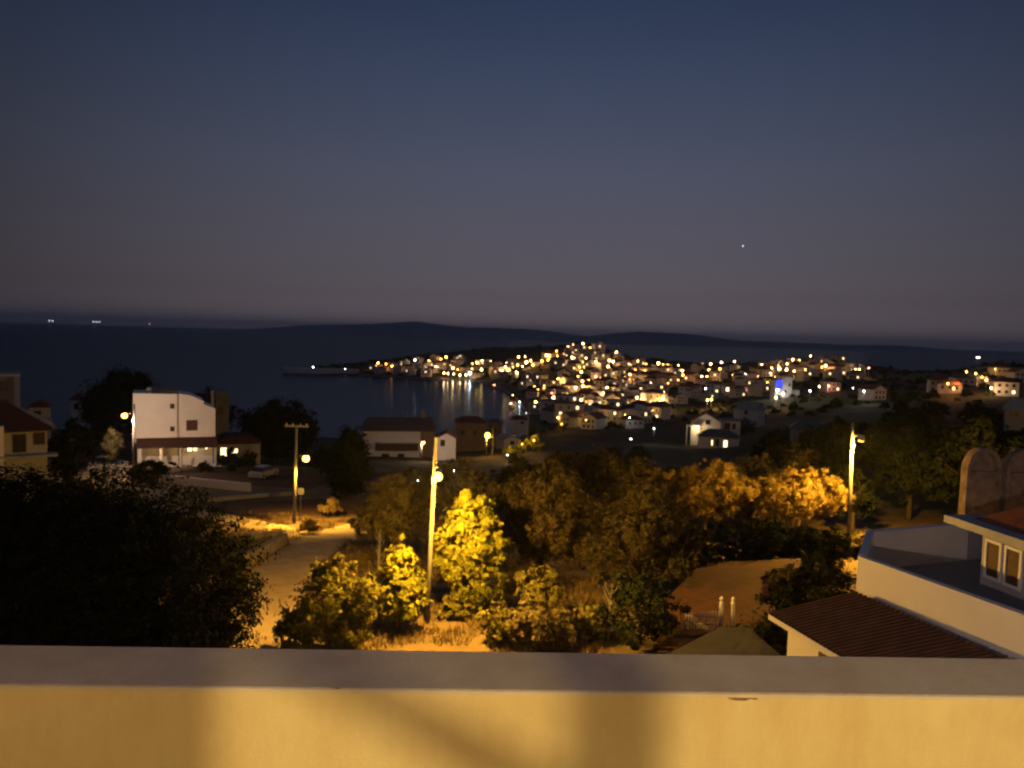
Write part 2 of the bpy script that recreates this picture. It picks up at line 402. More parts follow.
# ================================================================== VEGETATION
def crown_mesh(name, blobs, nleaf, size, lm, seed, clump=.34, per=60, up=0.0, rough=.16):
    """leaf-sized faces gathered in clumps on and inside a set of ellipsoids"""
    g = np.random.default_rng(seed)
    vol = np.array([b[3]*b[4]*b[5] for b in blobs])**.67; vol = vol/vol.sum()
    C = []; N = []
    for b, f in zip(blobs, vol):
        k = max(6, int(nleaf*f/per))
        d = g.normal(size=(k, 3)); d /= np.linalg.norm(d, axis=1)[:, None]
        rr = g.uniform(.55, 1.0, k)**.6
        # uneven outline
        rr *= 1 + rough*np.sin(d[:, 0]*5+seed)*np.cos(d[:, 1]*4+seed*2) + g.normal(0, .05, k)
        cen = np.array(b[:3]) + d*rr[:, None]*np.array(b[3:6])
        sg = clump*min(b[3:6])*g.uniform(.5, 1.25, k)
        cnt = g.integers(int(per*.4), int(per*1.6), k)
        idx = np.repeat(np.arange(k), cnt)
        off = g.normal(size=(len(idx), 3))*sg[idx][:, None]*np.array([.62, .62, .52])
        C.append(cen[idx]+off); N.append(d[idx]+off*.5/sg[idx][:, None])
    C = np.concatenate(C); N = np.concatenate(N)
    n = len(C)
    N = N/np.linalg.norm(N, axis=1)[:, None] + g.normal(0, .42, (n, 3)); N[:, 2] += .25
    N /= np.linalg.norm(N, axis=1)[:, None]
    T = g.normal(size=(n, 3)); T[:, 2] += up
    T -= N*(T*N).sum(1)[:, None]; T /= np.linalg.norm(T, axis=1)[:, None]
    B = np.cross(N, T)
    s = size*g.uniform(.55, 1.3, n)[:, None]
    V = np.stack([C-T*s*.6, C+B*s*.32+N*s*.06, C+T*s*.6, C-B*s*.32+N*s*.06], 1).reshape(-1, 3)
    V[:, 2] = np.maximum(V[:, 2], .05)
    me = bpy.data.meshes.new(name)
    me.vertices.add(4*n); me.vertices.foreach_set('co', V.ravel())
    me.loops.add(4*n); me.loops.foreach_set('vertex_index', np.arange(4*n))
    me.polygons.add(n); me.polygons.foreach_set('loop_start', np.arange(0, 4*n, 4))
    me.update(calc_edges=True); me.materials.append(lm)
    return me

def trunk_mesh(blobs, r0, seed, base_lean=0):
    q = random.Random(seed); mb = MB()
    zb = min(b[2]-b[5]*.5 for b in blobs); zb = max(zb, .4)
    cx = sum(b[0] for b in blobs)/len(blobs)*.5; cy_ = sum(b[1] for b in blobs)/len(blobs)*.5
    fork = Vector((cx*.6, cy_*.6, zb))
    mb.tube([(0, 0, -.35), (cx*.1, cy_*.1, zb*.3), tuple(fork*1.0), (cx, cy_, zb+.6)], [r0*1.35, r0*1.05, r0*.85, r0*.6], M['bark'], 9)
    for b in blobs:
        for k in range(2 if len(blobs) > 2 else 5):
            e = Vector((b[0]+q.uniform(-.6, .6)*b[3], b[1]+q.uniform(-.6, .6)*b[4], b[2]+q.uniform(-.1, .75)*b[5]))
            mid = fork.lerp(e, .5)+Vector((q.uniform(-.25, .25), q.uniform(-.25, .25), q.uniform(0, .3)))
            mb.tube([tuple(fork-Vector((0, 0, .15))), tuple(mid), tuple(e)], [r0*.5, r0*.3, r0*.08], M['bark'], 6)
    return mb

def tree(name, loc, blobs, label, cat='tree', lm='green', nleaf=7000, size=.2, r0=.16, seed=1, group=None, rz=0, clump=.34, per=60, up=0., top=None, rough=.16):
    if top:
        k = (ztop(px_of(loc[0], loc[1]), top, loc[1])-loc[2])/max(b[2]+b[5]*1.03 for b in blobs)
        blobs = [(b[0], b[1], b[2]*k, b[3], b[4], b[5]*k) for b in blobs]
    t = thing(name, loc, label, cat, rz, group)
    trunk_mesh(blobs, r0, seed).build('trunk' if cat == 'tree' else 'stem', t, smooth=True)
    me = crown_mesh('crown', blobs, nleaf, size, L[lm], seed, clump, per, up, rough)
    o = bpy.data.objects.new('crown', me); col.objects.link(o); o.parent = t
    return t
def gpos(px, Y):
    x = (px-512)/F*Y
    for it in range(4):
        z = zt(x, Y); q = CM.to_3x3().transposed() @ (Vector((x, Y, z))-CAM); x += (px-(512+F*q.x/-q.z))*-q.z/F
    return Vector((x, Y, zt(x, Y)))
def ztop(px, py, Y): return at_y(px, py, Y).z

# --- the near and named ones
def rb(rx, rz, zc, n, seed, ry=None, flat=1.0):
    """a lumpy crown: one core blob and n side lobes"""
    q = random.Random(seed); ry = ry or rx; out = [(0, 0, zc, rx*.72, ry*.72, rz*.78)]
    for k in range(n):
        a = 2*math.pi*(k+q.uniform(-.3, .3))/n; u = q.uniform(-.55, .6)
        out.append((math.cos(a)*rx*.62, math.sin(a)*ry*.62, zc+u*rz*.8*flat, rx*q.uniform(.33, .5), ry*q.uniform(.33, .5), rz*q.uniform(.3, .46)))
    out.append((rx*.1, 0, zc+rz*.6, rx*.45, ry*.45, rz*.42))
    return out

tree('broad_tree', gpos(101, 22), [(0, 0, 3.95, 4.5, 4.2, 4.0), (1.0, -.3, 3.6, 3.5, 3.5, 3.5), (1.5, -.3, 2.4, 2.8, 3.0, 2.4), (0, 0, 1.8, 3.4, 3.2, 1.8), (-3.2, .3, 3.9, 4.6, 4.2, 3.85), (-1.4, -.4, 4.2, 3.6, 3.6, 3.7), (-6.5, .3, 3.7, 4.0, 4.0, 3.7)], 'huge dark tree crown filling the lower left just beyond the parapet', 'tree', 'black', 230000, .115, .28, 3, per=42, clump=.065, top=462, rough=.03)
tree('shrub', gpos(327, 28.2), rb(1.85, 1.85, 2.0, 8, 5), 'wide yellow-green shrub beside the dirt road, lowest left of the lit pole', 'shrub', 'green', 13000, .17, .09, 5, clump=.28, top=556)
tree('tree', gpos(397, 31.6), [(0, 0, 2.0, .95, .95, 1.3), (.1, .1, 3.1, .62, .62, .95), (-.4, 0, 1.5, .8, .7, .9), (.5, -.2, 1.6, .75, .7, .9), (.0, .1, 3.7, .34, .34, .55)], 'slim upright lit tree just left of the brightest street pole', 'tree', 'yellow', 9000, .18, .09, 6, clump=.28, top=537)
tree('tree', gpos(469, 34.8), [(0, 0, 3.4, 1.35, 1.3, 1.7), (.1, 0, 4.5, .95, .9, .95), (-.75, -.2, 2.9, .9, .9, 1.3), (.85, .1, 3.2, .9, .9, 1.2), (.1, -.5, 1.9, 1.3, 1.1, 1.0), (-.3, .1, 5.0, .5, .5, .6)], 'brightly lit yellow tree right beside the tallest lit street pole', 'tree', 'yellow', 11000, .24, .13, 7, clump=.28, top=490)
tree('olive_tree', gpos(395, 47), rb(2.9, 2.7, 3.7, 8, 8), 'dim grey-green olive tree behind the slim lit tree, right of the road', 'tree', 'olive', 26000, .13, .2, 8, clump=.2, top=474, up=.6)
tree('olive_tree', gpos(410, 62), rb(2.6, 1.9, 2.4, 6, 9), 'low brownish olive tree behind the dim grey-green one', 'tree', 'olive', 6000, .2, .16, 9, top=466)
tree('broad_tree', gpos(540, 42), rb(3.6, 3.2, 4.0, 9, 10), 'large dim olive-brown tree right behind the bright yellow tree', 'tree', 'mid', 32000, .15, .24, 10, clump=.2, top=462)
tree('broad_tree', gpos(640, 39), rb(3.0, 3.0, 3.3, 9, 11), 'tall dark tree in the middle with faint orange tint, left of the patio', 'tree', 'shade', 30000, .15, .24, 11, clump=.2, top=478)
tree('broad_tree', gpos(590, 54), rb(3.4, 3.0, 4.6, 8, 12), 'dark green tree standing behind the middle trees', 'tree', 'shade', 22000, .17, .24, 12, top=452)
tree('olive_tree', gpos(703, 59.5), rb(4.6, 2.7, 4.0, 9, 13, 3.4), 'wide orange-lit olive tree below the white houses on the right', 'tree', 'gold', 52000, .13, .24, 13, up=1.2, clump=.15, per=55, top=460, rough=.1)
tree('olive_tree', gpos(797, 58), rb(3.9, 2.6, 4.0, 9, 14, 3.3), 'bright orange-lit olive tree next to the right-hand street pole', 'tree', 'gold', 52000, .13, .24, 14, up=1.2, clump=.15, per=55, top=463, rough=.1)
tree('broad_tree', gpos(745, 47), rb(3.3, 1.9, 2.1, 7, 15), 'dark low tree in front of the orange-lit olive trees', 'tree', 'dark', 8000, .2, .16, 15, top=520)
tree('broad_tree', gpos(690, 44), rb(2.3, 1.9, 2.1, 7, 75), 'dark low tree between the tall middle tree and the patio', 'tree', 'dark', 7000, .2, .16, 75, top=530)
tree('cypress', gpos(349, 76), [(0, 0, 3.2, 2.2, 2.2, 3.0), (0, 0, 5.4, 1.7, 1.7, 2.0), (.2, 0, 6.6, 1.1, 1.1, 1.3), (-.5, .2, 2.2, 1.8, 1.6, 2.0)], 'black conical tree between the T-topped pole and the red-roofed house', 'tree', 'dark', 13000, .24, .25, 16, clump=.25, top=425)
tree('stone_pine', gpos(279, 126), [(0, 0, 6.2, 6.2, 5.5, 3.6), (-2.5, 0, 5.2, 3.5, 3.5, 2.9), (2.6, 0, 5.0, 3.6, 3.5, 2.9), (0, 0, 2.6, 4.5, 4, 2.4)], 'big black dome-shaped tree behind the T-topped pole', 'tree', 'dark', 22000, .42, .4, 17, clump=.24, top=401)
tree('stone_pine', gpos(124, 132), [(0, 0, 8.5, 6.6, 6, 5.2), (-3, 0, 6.5, 4, 4, 4), (3.5, 0, 7, 3.8, 4, 3.6), (.5, 0, 11.3, 4.4, 4, 2.6)], 'tall black rounded tree behind the white house', 'tree', 'dark', 24000, .45, .45, 18, clump=.24, top=371)
tree('broad_tree', gpos(206, 128), rb(5, 4.6, 6.0, 7, 19), 'dark tree peeping over the sloped roof of the white house', 'tree', 'dark', 9000, .42, .3, 19, top=390)
tree('broad_tree', gpos(72, 78), rb(2.7, 3.0, 3.6, 7, 20), 'dark tree filling the gap right of the left-edge house', 'tree', 'dark', 11000, .26, .24, 20, clump=.26, top=418)
tree('shrub', gpos(112, 91.5), rb(1.3, 1.5, 2.2, 6, 21), 'feathery orange-lit shrub beside the street lamp of the white house', 'shrub', 'olive', 4500, .22, .08, 21, up=.9, top=426)
tree('broad_tree', gpos(228, 112), rb(1.8, 1.6, 1.7, 6, 22), 'dark bush at the right corner of the white house', 'shrub', 'dark', 3500, .3, .1, 22, top=447)
tree('broad_tree', gpos(150, 84), rb(2.6, 1.5, 1.3, 6, 23), 'black bush in front of the white house porch', 'shrub', 'dark', 6000, .25, .1, 23, top=459)
for k, (px, Y, s, lmn, lab) in enumerate([
    (500, 30.5, .8, 'green', 'small lit bush right of the brightest pole base'), (530, 30.0, .95, 'olive', 'grey-green lit bush second right of the brightest pole base'),
    (562, 30.6, .85, 'olive', 'dim bush left of the thin bare sapling'), (590, 31.5, .75, 'green', 'dim bush nearest the dark middle tree'),
    (456, 33.8, .6, 'green', 'small bush below the bright yellow tree'), (345, 29.2, .65, 'green', 'low bush in front of the wide roadside shrub'),
    (540, 34.0, 1.2, 'green', 'rounded olive bush under the dim middle tree'), (640, 31, 1.5, 'dark', 'added black bush covering lit ground left of the red patio'), (800, 47, 1.5, 'dark', 'added black bush darkening the ground under the bright orange-lit olive tree'), (832, 48, 1.4, 'dark', 'added black bush darkening the ground before the right-hand pole'), (768, 50, 1.5, 'dark', 'added black bush darkening the ground between the two orange-lit olive trees'), (230, 93, 1.1, 'dark', 'black bush right of the white garden wall'), (247, 97, 1.2, 'dark', 'black bush under the low house with lit windows'), (322, 92, 1.7, 'dark', 'black bush left of the black conical tree'), (205, 93, .7, 'dark', 'small dark bush before the white house balustrade'), (742, 246, 3.6, 'dark', 'black bush in front of the pale house behind the white houses'), (826, 30, 1.7, 'black', 'black bush against the far end of the red tiled roof'), (800, 33, 1.3, 'black', 'black bush at the right end of the red patio'), (815, 40, 1.3, 'dark', 'black bush behind the red tiled roof tip'), (865, 56, .8, 'olive', 'orange-lit bush at the foot of the right-hand pole'),  # added black bushes hide ground that the street lamps would overlight
    (838, 54, .6, 'olive', 'small plant left of the right-hand pole base'), (785, 40, .9, 'olive', 'orange-lit bush at the top corner of the red patio'),
    (330, 66, .8, 'straw', 'dry brown bush near the foot of the T-topped pole'), (309, 57, .55, 'straw', 'small dry tuft on the road verge by the T-topped pole'),
    (845, 27, 1.3, 'dark', 'dark bush by the far corner of the red tiled roof'), (775, 26, 1.5, 'dark', 'black bush between the grey canopy and the tiled roof')]):
    tree('bush', gpos(px, Y), rb(s*1.25, s, s*1.0, 6, 40+k), lab, 'bush', lmn, int(3200*s+600), .17, .05, 40+k)
# thin bare saplings by the grey canopy
for px, Y, lab in ((608, 31.5, 'thin pale bare sapling under the dark middle tree'), (378, 44, 'bare twiggy sapling sticking up beside the slim lit tree')):
    q = random.Random(px); p = gpos(px, Y); t = thing('sapling', p, lab, 'sapling'); mb = MB()
    mb.tube([(0, 0, -.2), (.05, 0, 1.2), (.1, .05, 2.4)], [.05, .035, .012], M['conc'], 6)
    mb.build('stem', t); tw = MB()
    for k in range(9):
        z = q.uniform(.7, 2.0); a = q.uniform(0, 6.28); tw.tube([(.05, 0, z), (.05+math.cos(a)*.25, math.sin(a)*.25, z+.35), (.05+math.cos(a)*.34, math.sin(a)*.34, z+.6)], [.018, .012, .005], M['conc'], 5)
    tw.build('twigs', t)

# --- the dark mid-ground trees, each its own, copied from four of a kind
protos = []
for k, (lmn, bl) in enumerate([('dark', rb(3.2, 2.8, 3.6, 7, 61)), ('mid', rb(3.4, 2.6, 3.4, 7, 62)), ('dark', rb(2.6, 3.4, 4.2, 7, 63)), ('olive', rb(3.3, 2.4, 3.1, 7, 64))]):
    protos.append((tree('broad_tree', (0, 0, 0), bl, 'x', 'tree', lmn, 4200, .34, .22, 61+k), max(b[2]+b[5] for b in bl)))
SKX = [430, 470, 500, 540, 575, 600, 650, 680, 690, 752, 762, 800, 850, 900, 950, 1000, 1060]
SKY_ = [462, 458, 456, 452, 446, 443, 446, 455, 458, 460, 428, 420, 408, 396, 392, 402, 408]
ZL = [(430, 560, 'dark tree in the scrub below the waterfront houses'), (560, 690, 'dark tree in the valley below the lit hill town'),
      (690, 760, 'dark tree below the two white gabled houses'), (760, 880, 'black tree behind the right-hand street pole'), (880, 1100, 'black tree on the unlit slope at far right')]
used = set(); placed = []
n_try = 0
while len(placed) < 105 and n_try < 4000:
    n_try += 1
    px = rng.uniform(432, 1060); Y = rng.choice([rng.uniform(64, 110), rng.uniform(90, 200), rng.uniform(180, 330)])
    p = gpos(px, Y); k = rng.randrange(4) if px < 810 else rng.choice((0, 2)); r_, ht = protos[k]
    s = rng.uniform(.75, 1.5)
    tpy = np.interp(px, SKX, SKY_) + rng.uniform(0, 26)
    zmax = ztop(px, tpy, Y)
    if zmax - p.z < 2.2: continue
    s = min(s, (zmax-p.z)/ht)
    if s < .5: continue
    if any((p.x-a)**2+(p.y-b)**2 < (2.6*(s+c))**2*.55 for a, b, c in placed): continue
    if 360 < px < 600 and 140 < Y < 215 and px < 545: continue
    if 675 < px < 765 and 205 < Y < 262: continue
    t = r_ if k not in used else copy_tree(r_)
    used.add(k); placed.append((p.x, p.y, s))
    t.location = p; t.rotation_euler.z = rng.uniform(0, 6.28); t.scale = (s*rng.uniform(.9, 1.2), s*rng.uniform(.9, 1.2), s)
    t['label'] = next(l for a, b, l in ZL if a <= px <= b); t['group'] = 'dark trees of the middle distance'

# --- scrub on the far hillsides: one mass nobody could count
def scrub():
    g = np.random.default_rng(5); Vs = []
    q = random.Random(5); n = 0
    while n < 1500:
        px = q.uniform(300, 1150); Y = q.uniform(330, 1060); x = (px-512)/F*Y; z = zt(x, Y)
        if z < 1.5: continue
        n += 1; rr = q.uniform(1.2, 2.8)
        k = 26; d = g.normal(size=(k, 3)); d /= np.linalg.norm(d, axis=1)[:, None]; d[:, 2] = np.abs(d[:, 2])
        c = np.array([x, Y, z]) + d*np.array([rr, rr, rr*.9])*g.uniform(.5, 1, (k, 1))
        a = g.normal(size=(k, 3)); a /= np.linalg.norm(a, axis=1)[:, None]; b = np.cross(a, g.normal(size=(k, 3))); b /= np.linalg.norm(b, axis=1)[:, None]
        s = rr*.42
        Vs.append(np.stack([c-a*s, c+b*s, c+a*s, c-b*s], 1).reshape(-1, 3))
    V = np.concatenate(Vs); n = len(V)//4
    me = bpy.data.meshes.new('scrub'); me.vertices.add(4*n); me.vertices.foreach_set('co', V.ravel())
    me.loops.add(4*n); me.loops.foreach_set('vertex_index', np.arange(4*n)); me.polygons.add(n)
    me.polygons.foreach_set('loop_start', np.arange(0, 4*n, 4)); me.update(calc_edges=True); me.materials.append(L['scrub'])
    o = bpy.data.objects.new('hillside_scrub', me); col.objects.link(o)
    tag(o, 'dark scrub covering the far hillsides around the town', 'scrub', kind='stuff')
scrub()

# ================================================================== ROADS
def strip(name, pts, wd, m, lift=.05):
    mb = MB(); P = []
    for i in range(len(pts)-1):
        for k in range(10): P.append(Vector(pts[i]).lerp(Vector(pts[i+1]), k/10))
    P.append(Vector(pts[-1]))
    for it in range(6): P = [P[0]]+[(P[i-1]+P[i]*2+P[i+1])/4 for i in range(1, len(P)-1)]+[P[-1]]
    vs = []; nseg = 6
    for i, p in enumerate(P):
        d = (P[min(i+1, len(P)-1)]-P[max(i-1, 0)]); nrm = Vector((d.y, -d.x, 0)).normalized()
        for k in range(nseg+1):
            e = .25*noise.noise(Vector((p.x*.4, p.y*.4, k)))*(1 if k in (0, nseg) else 0)
            q = p+nrm*(wd*(k/nseg-.5)+e); vs.append((q.x, q.y, zt(q.x, q.y)+lift*(1 if 0 < k < nseg else .2)))
    fs = [(i*(nseg+1)+k, i*(nseg+1)+k+1, (i+1)*(nseg+1)+k+1, (i+1)*(nseg+1)+k) for i in range(len(P)-1) for k in range(nseg)]
    mb.add(vs, fs, m); tag(mb.build(name, smooth=True), kind='structure')
    return P
gp = lambda px, py: hit(px, py, 0, 14, 140)
ROAD = strip('dirt_road', [gp(252, 720), gp(262, 650), gp(266, 602), gp(282, 570), gp(312, 548), gp(352, 530), gp(392, 517), gp(440, 505), gp(500, 496)], 3.6, M['dirt'])
strip('side_road', [gp(318, 545), gp(270, 528), gp(225, 518), gp(150, 508)], 3.0, M['dirt'], .07)
strip('verge_track', [gp(392, 672), gp(420, 650), gp(455, 645), gp(500, 640)], 2.6, M['ground'], .06)

strip('dim_field', [gp(208, 512), gp(260, 511), gp(300, 509), gp(345, 507)], 11, M['dim_ground'], .045)  # dark sheets over plain ground, standing in for weak light
strip('yard', [gp(170, 474), gp(230, 476), gp(290, 477), gp(345, 481)], 17, M['dim_ground'], .045)
# dry grass blades along the lit verges
def grass():
    g = np.random.default_rng(3); Vs = []
    pts = []
    q = random.Random(3)
    while len(pts) < 5200:
        Y = q.uniform(27, 66); px = q.uniform(240, 640); x = (px-512)/F*Y
        dmin = min((x-p.x)**2+(Y-p.y)**2 for p in ROAD[::3])
        if dmin < 1.9**2: continue
        if noise.noise(Vector((x*.5, Y*.5, 9))) < -.05: continue
        pts.append((x, Y, zt(x, Y)))
    P = np.array(pts); k = 5; P = np.repeat(P, k, 0); n = len(P)
    P[:, :2] += g.normal(0, .13, (n, 2)); h = g.uniform(.12, .42, n); a = g.uniform(0, 6.28, n); wv = .035
    tip = P + np.stack([g.normal(0, .1, n), g.normal(0, .1, n), h], 1)
    sd = np.stack([np.cos(a)*wv, np.sin(a)*wv, np.zeros(n)], 1)
    V = np.stack([P-sd, P+sd, tip], 1).reshape(-1, 3)
    me = bpy.data.meshes.new('dry_grass'); me.vertices.add(3*n); me.vertices.foreach_set('co', V.ravel())
    me.loops.add(3*n); me.loops.foreach_set('vertex_index', np.arange(3*n)); me.polygons.add(n)
    me.polygons.foreach_set('loop_start', np.arange(0, 3*n, 3)); me.update(calc_edges=True); me.materials.append(L['straw'])
    o = bpy.data.objects.new('dry_grass', me); col.objects.link(o)
    tag(o, 'dry straw-coloured grass along the lit road verges', 'grass', kind='stuff')
grass()

# red patio seen between the trees and the tiled roof
def patio():
    pts = [gp(655, 652), gp(672, 606), gp(700, 585), gp(800, 582), gp(800, 655)]
    mb = MB(); c = sum((Vector(p) for p in pts), Vector())/len(pts); z = max(p.z for p in pts)+.03
    mb.prism_xy([(p.x, p.y) for p in pts][::-1], z-.9, z, M['patio']); tag(mb.build('patio'), kind='structure')
    return z
PZ = patio()

# ================================================================== STREET POLES
def street_pole(px, Y, top, lamp, head, label, power, lean=0.0, style='globe', cross=False, color=SODIUM, r0=.15, group=None, glow='sodium', lens_r=.2, cut=False):
    g = gpos(px, Y); H = ztop(px, top, Y)-g.z; lh = ztop(px, lamp, Y+head[1])-g.z
    p = gpos(px, Y); t = thing('street_lamp', p, label, 'street lamp', 0, group)
    mb = MB(); mb.tube([(0, 0, -.4), (lean*.5*H, 0, H*.5), (lean*H, 0, H)], [r0*.9, r0*.82, r0*.62], M['pole'], 10); mb.build('pole', t, smooth=True)
    a = MB(); hx, hy, hz = head; a.tube([(lean*lh, 0, lh-.25), (lean*lh+hx*.4, hy*.4, lh+.1), (lean*lh+hx, hy, lh+.12)], .035, M['metal'], 6)
    a.build('arm', t, smooth=True)
    c = (lean*lh+hx, hy, lh)
    hd = MB()
    if style == 'globe':
        hd.lathe((c[0], c[1], c[2]+.12), [(.03, .14), (.12, .1), (.15, 0), (.1, -.03)], M['metal'], 12)
        h = hd.build('lamp_head', t, smooth=True)
        g = MB(); g.ball((c[0], c[1], c[2]-.1), lens_r, E[glow], 14, 10); g.build('glass_bowl', h, smooth=True)
        (spot if cut else point)((c[0], c[1]-.03, c[2]-.2-lens_r), power, color, .12, t)
    else:   # shielded head pointing away
        hd.loft([[(c[0]-.16, c[1]-.1, c[2]-.26), (c[0]+.16, c[1]-.1, c[2]-.26), (c[0]+.16, c[1]+.45, c[2]-.02), (c[0]-.16, c[1]+.45, c[2]-.02)],
                 [(c[0]-.12, c[1]-.1, c[2]+.1), (c[0]+.12, c[1]-.1, c[2]+.1), (c[0]+.12, c[1]+.45, c[2]+.14), (c[0]-.12, c[1]+.45, c[2]+.14)]], M['metal'])
        h = hd.build('lamp_head', t)
        g = MB(); g.box(c[0]-.1, c[0]+.1, c[1], c[1]+.36, c[2]-.3, c[2]-.25, E[glow]); g.build('lens', h)
        point((c[0], c[1]+.1, c[2]-.42), power, color, .12, t)
    b = MB(); b.box(lean*lh-.09, lean*lh+.09, -.24, -.13, lh-.9, lh-.62, M['metal']); b.build('junction_box', t)
    if cross:
        cb = MB(); cb.box(lean*H-.95, lean*H+.95, -.06, .06, H-.16, H-.02, M['conc']); o = cb.build('crossarm', t)
        for k in (-.8, -.3, .3, .8):
            i_ = MB(); i_.lathe((lean*H+k, 0, H-.02), [(.03, 0), (.05, .05), (.03, .09), (.045, .14), (.02, .17)], M['white'], 8); i_.build('insulator', o)
    return t
street_pole(427, 33, 437, 474, (.42, -2.9, 0), 'tall concrete street pole with glowing lamp beside the bright yellow tree', 11500, .026, lens_r=.17, r0=.125)
street_pole(294, 62, 425, 457, (.95, -.5, 0), 'T-topped street pole with orange lamp at the road bend', 9000, .015, cross=True, cut=True, lens_r=.27)
street_pole(133, 88, 404, 415, (-.65, -.9, 0), 'street lamp in front of the white house at left', 2600, .02, color=(1, .66, .46), lens_r=.3)
street_pole(848, 54.5, 423, 437, (.3, -.9, 0), 'lit pale street pole beside the orange olive trees at right', 20000, -.02, style='shield')
street_pole(421, 150, 436, 442, (.5, -.4, 0), 'lit street pole in front of the red-roofed house', 1600, .0, lens_r=.2, glow='o', color=(1, .64, .38))
street_pole(486, 185, 432, 435, (.25, -.3, 0), 'glowing street lamp between the brick house and the scrub', 3500, .0, lens_r=.65)
mb = MB()
t = thing('utility_pole', gpos(492.5, 184), 'thin unlit pole standing just right of the glowing lamp by the brick house', 'pole')
mb.tube([(0, 0, -.4), (-.1, 0, 6.8)], [.14, .09], M['conc'], 8); mb.build('pole', t)
mb = MB(); mb.tube([(0, 0, 6.2), (.5, 0, 6.5)], .04, M['metal'], 6); mb.build('bracket', t)
t = thing('road_sign', gpos(300.5, 61.5), 'small pale square sign on the T-topped pole', 'sign'); mb = MB()
mb.box(-.02, .02, -.02, .02, -.2, 3.0, M['metal']); mb.build('post', t)
mb = MB(); mb.box(-.24, .24, -.06, -.022, 2.45, 2.95, M['white']); mb.build('sign_panel', t)

# ================================================================== WALLS BY THE ROAD
def low_wall(name, pa, pb, h, th, m, label, cat='wall', cap=None):
    a, b = Vector(pa), Vector(pb); d = (b-a); n = max(2, int(d.length/1.5)); nr = Vector((-d.y, d.x, 0)).normalized()*th/2
    mb = MB(); rings = []
    for i in range(n+1):
        p = a.lerp(b, i/n); z = zt(p.x, p.y); j = .04*noise.noise(Vector((p.x*2, p.y*2, 1)))
        rings.append([(p.x-nr.x, p.y-nr.y, z-.4), (p.x+nr.x, p.y+nr.y, z-.4), (p.x+nr.x, p.y+nr.y, z+h+j), (p.x-nr.x, p.y-nr.y, z+h+j)])
    mb.loft(rings, m); tag(mb.build(name), label, cat)
low_wall('stone_wall', gp(248, 566), gp(284, 545), .75, .45, M['stone'], 'low rough stone wall along the dirt road')
low_wall('stone_wall', gp(246, 540), gp(282, 536), .45, .4, M['stone'], 'shorter stone wall behind the one along the dirt road')
low_wall('garden_wall', gp(160, 483), gp(250, 492), .85, .3, M['white'], 'white low garden wall in front of the white house')
low_wall('retaining_wall', gp(196, 503), gp(292, 496), .35, .4, M['conc'], 'long low pale kerb wall running to the T-topped pole')
low_wall('garden_wall', gpos(88, 91), gpos(133, 91), .95, .3, M['stone'], 'orange-lit low wall left of the street lamp by the white house')

# ================================================================== HOUSES OF THE MIDDLE DISTANCE
def window(parent, x0, x1, z0, z1, y, glass='dark', frame='brown', fw=.07, out=-1):
    f = MB(); d = .06*out
    y0, y1 = min(y, y+d), max(y, y+d)
    for a in ((x0-fw, x1+fw, z1, z1+fw), (x0-fw, x1+fw, z0-fw, z0), (x0-fw, x0, z0, z1), (x1, x1+fw, z0, z1), ((x0+x1)/2-fw*.3, (x0+x1)/2+fw*.3, z0, z1)):
        f.box(a[0], a[1], y0, y1, a[2], a[3], M[frame] if frame in M else E[frame])
    fo = f.build('window', parent)
    g = MB(); g.box(x0, x1, min(y, y+d*.4), max(y, y+d*.4), z0, z1, M[glass] if glass in M else E[glass]); g.build('pane', fo)
    return fo

# --- the tall white house at left
S = 100/F
base = gpos(175, 100); base.z = 26.75
base.z -= .35
wh = thing('white_house', base, 'tall white house with sloping roof end, lit by the street lamp at left', 'house', R(25))
X = lambda px: (px-175)*S*.93
Z = lambda py: (469-py)*S
mb = MB(); mb.prism_xz([(X(134), Z(441)), (X(177), Z(441)), (X(177), Z(393)), (X(134), Z(392))], 0, 6, M['white']); mb.build('wall', wh)
mb = MB(); mb.prism_xz([(X(177)+.003, Z(441)), (X(216), Z(441)), (X(216), Z(408.5)), (X(204.2), Z(404)), (X(204), Z(400.5)), (X(190), Z(394.5)), (X(180), Z(393)), (X(177)+.003, Z(393))], .45, 6, M['white']); mb.build('side_wall', wh)
mb = MB(); mb.box(X(138), X(214), 1.6, 5.9, -1, Z(441)-.01, M['white']); mb.build('ground_floor', wh)
mb = MB(); mb.prism_xz([(X(134)-.1, 0), (X(134)-.1, .1), (X(178), .1), (X(178), 0)], 0, 0, M['tile']) if False else None
mb = MB()
mb.loft([[(X(137), -1.5, Z(444.5)), (X(218), -1.5, Z(446)), (X(218), -1.5, Z(446.8)), (X(137), -1.5, Z(445.4))][::-1], [(X(137), -.003, Z(436.5)), (X(217.5), -.003, Z(437)), (X(217.5), -.003, Z(438)), (X(137), -.003, Z(437.5))][::-1]], M['oldtile']); mb.build('porch_roof', wh)
point((X(196), .2, Z(448)), 45, (1, .66, .3), .1, wh); point((X(158), -2.6, Z(449)), 55, (1, .6, .25), .1, wh)  # added light points that brighten the porch; no fittings there
for px in (141, 161, 180, 200, 215):
    mb = MB(); mb.box(X(px)-.13, X(px)+.13, -1.35, -1.1, -1, Z(445), M['white']); mb.build('porch_post', wh)
mb = MB(); mb.box(X(179), X(182.5), 1.5, 1.597, 0, Z(449), M['brown']); mb.build('door', wh)
for a in ((170.5, 174, 403, 407.3), (170.5, 174, 426, 430)): window(wh, X(a[0]), X(a[1]), Z(a[3]), Z(a[2]), -.003, 'dark', 'brown', .05)
window(wh, X(187), X(197), Z(430), Z(420.5), .447, 'brown', 'brown', .08)
window(wh, X(188), X(192.6), Z(453), Z(445.3), 1.597, 'win', 'brown'); window(wh, X(194), X(197.5), Z(453), Z(445.5), 1.597, 'win', 'brown')
window(wh, X(206.5), X(208.5), Z(451.5), Z(446.5), 1.597, 'win', 'brown', .04)
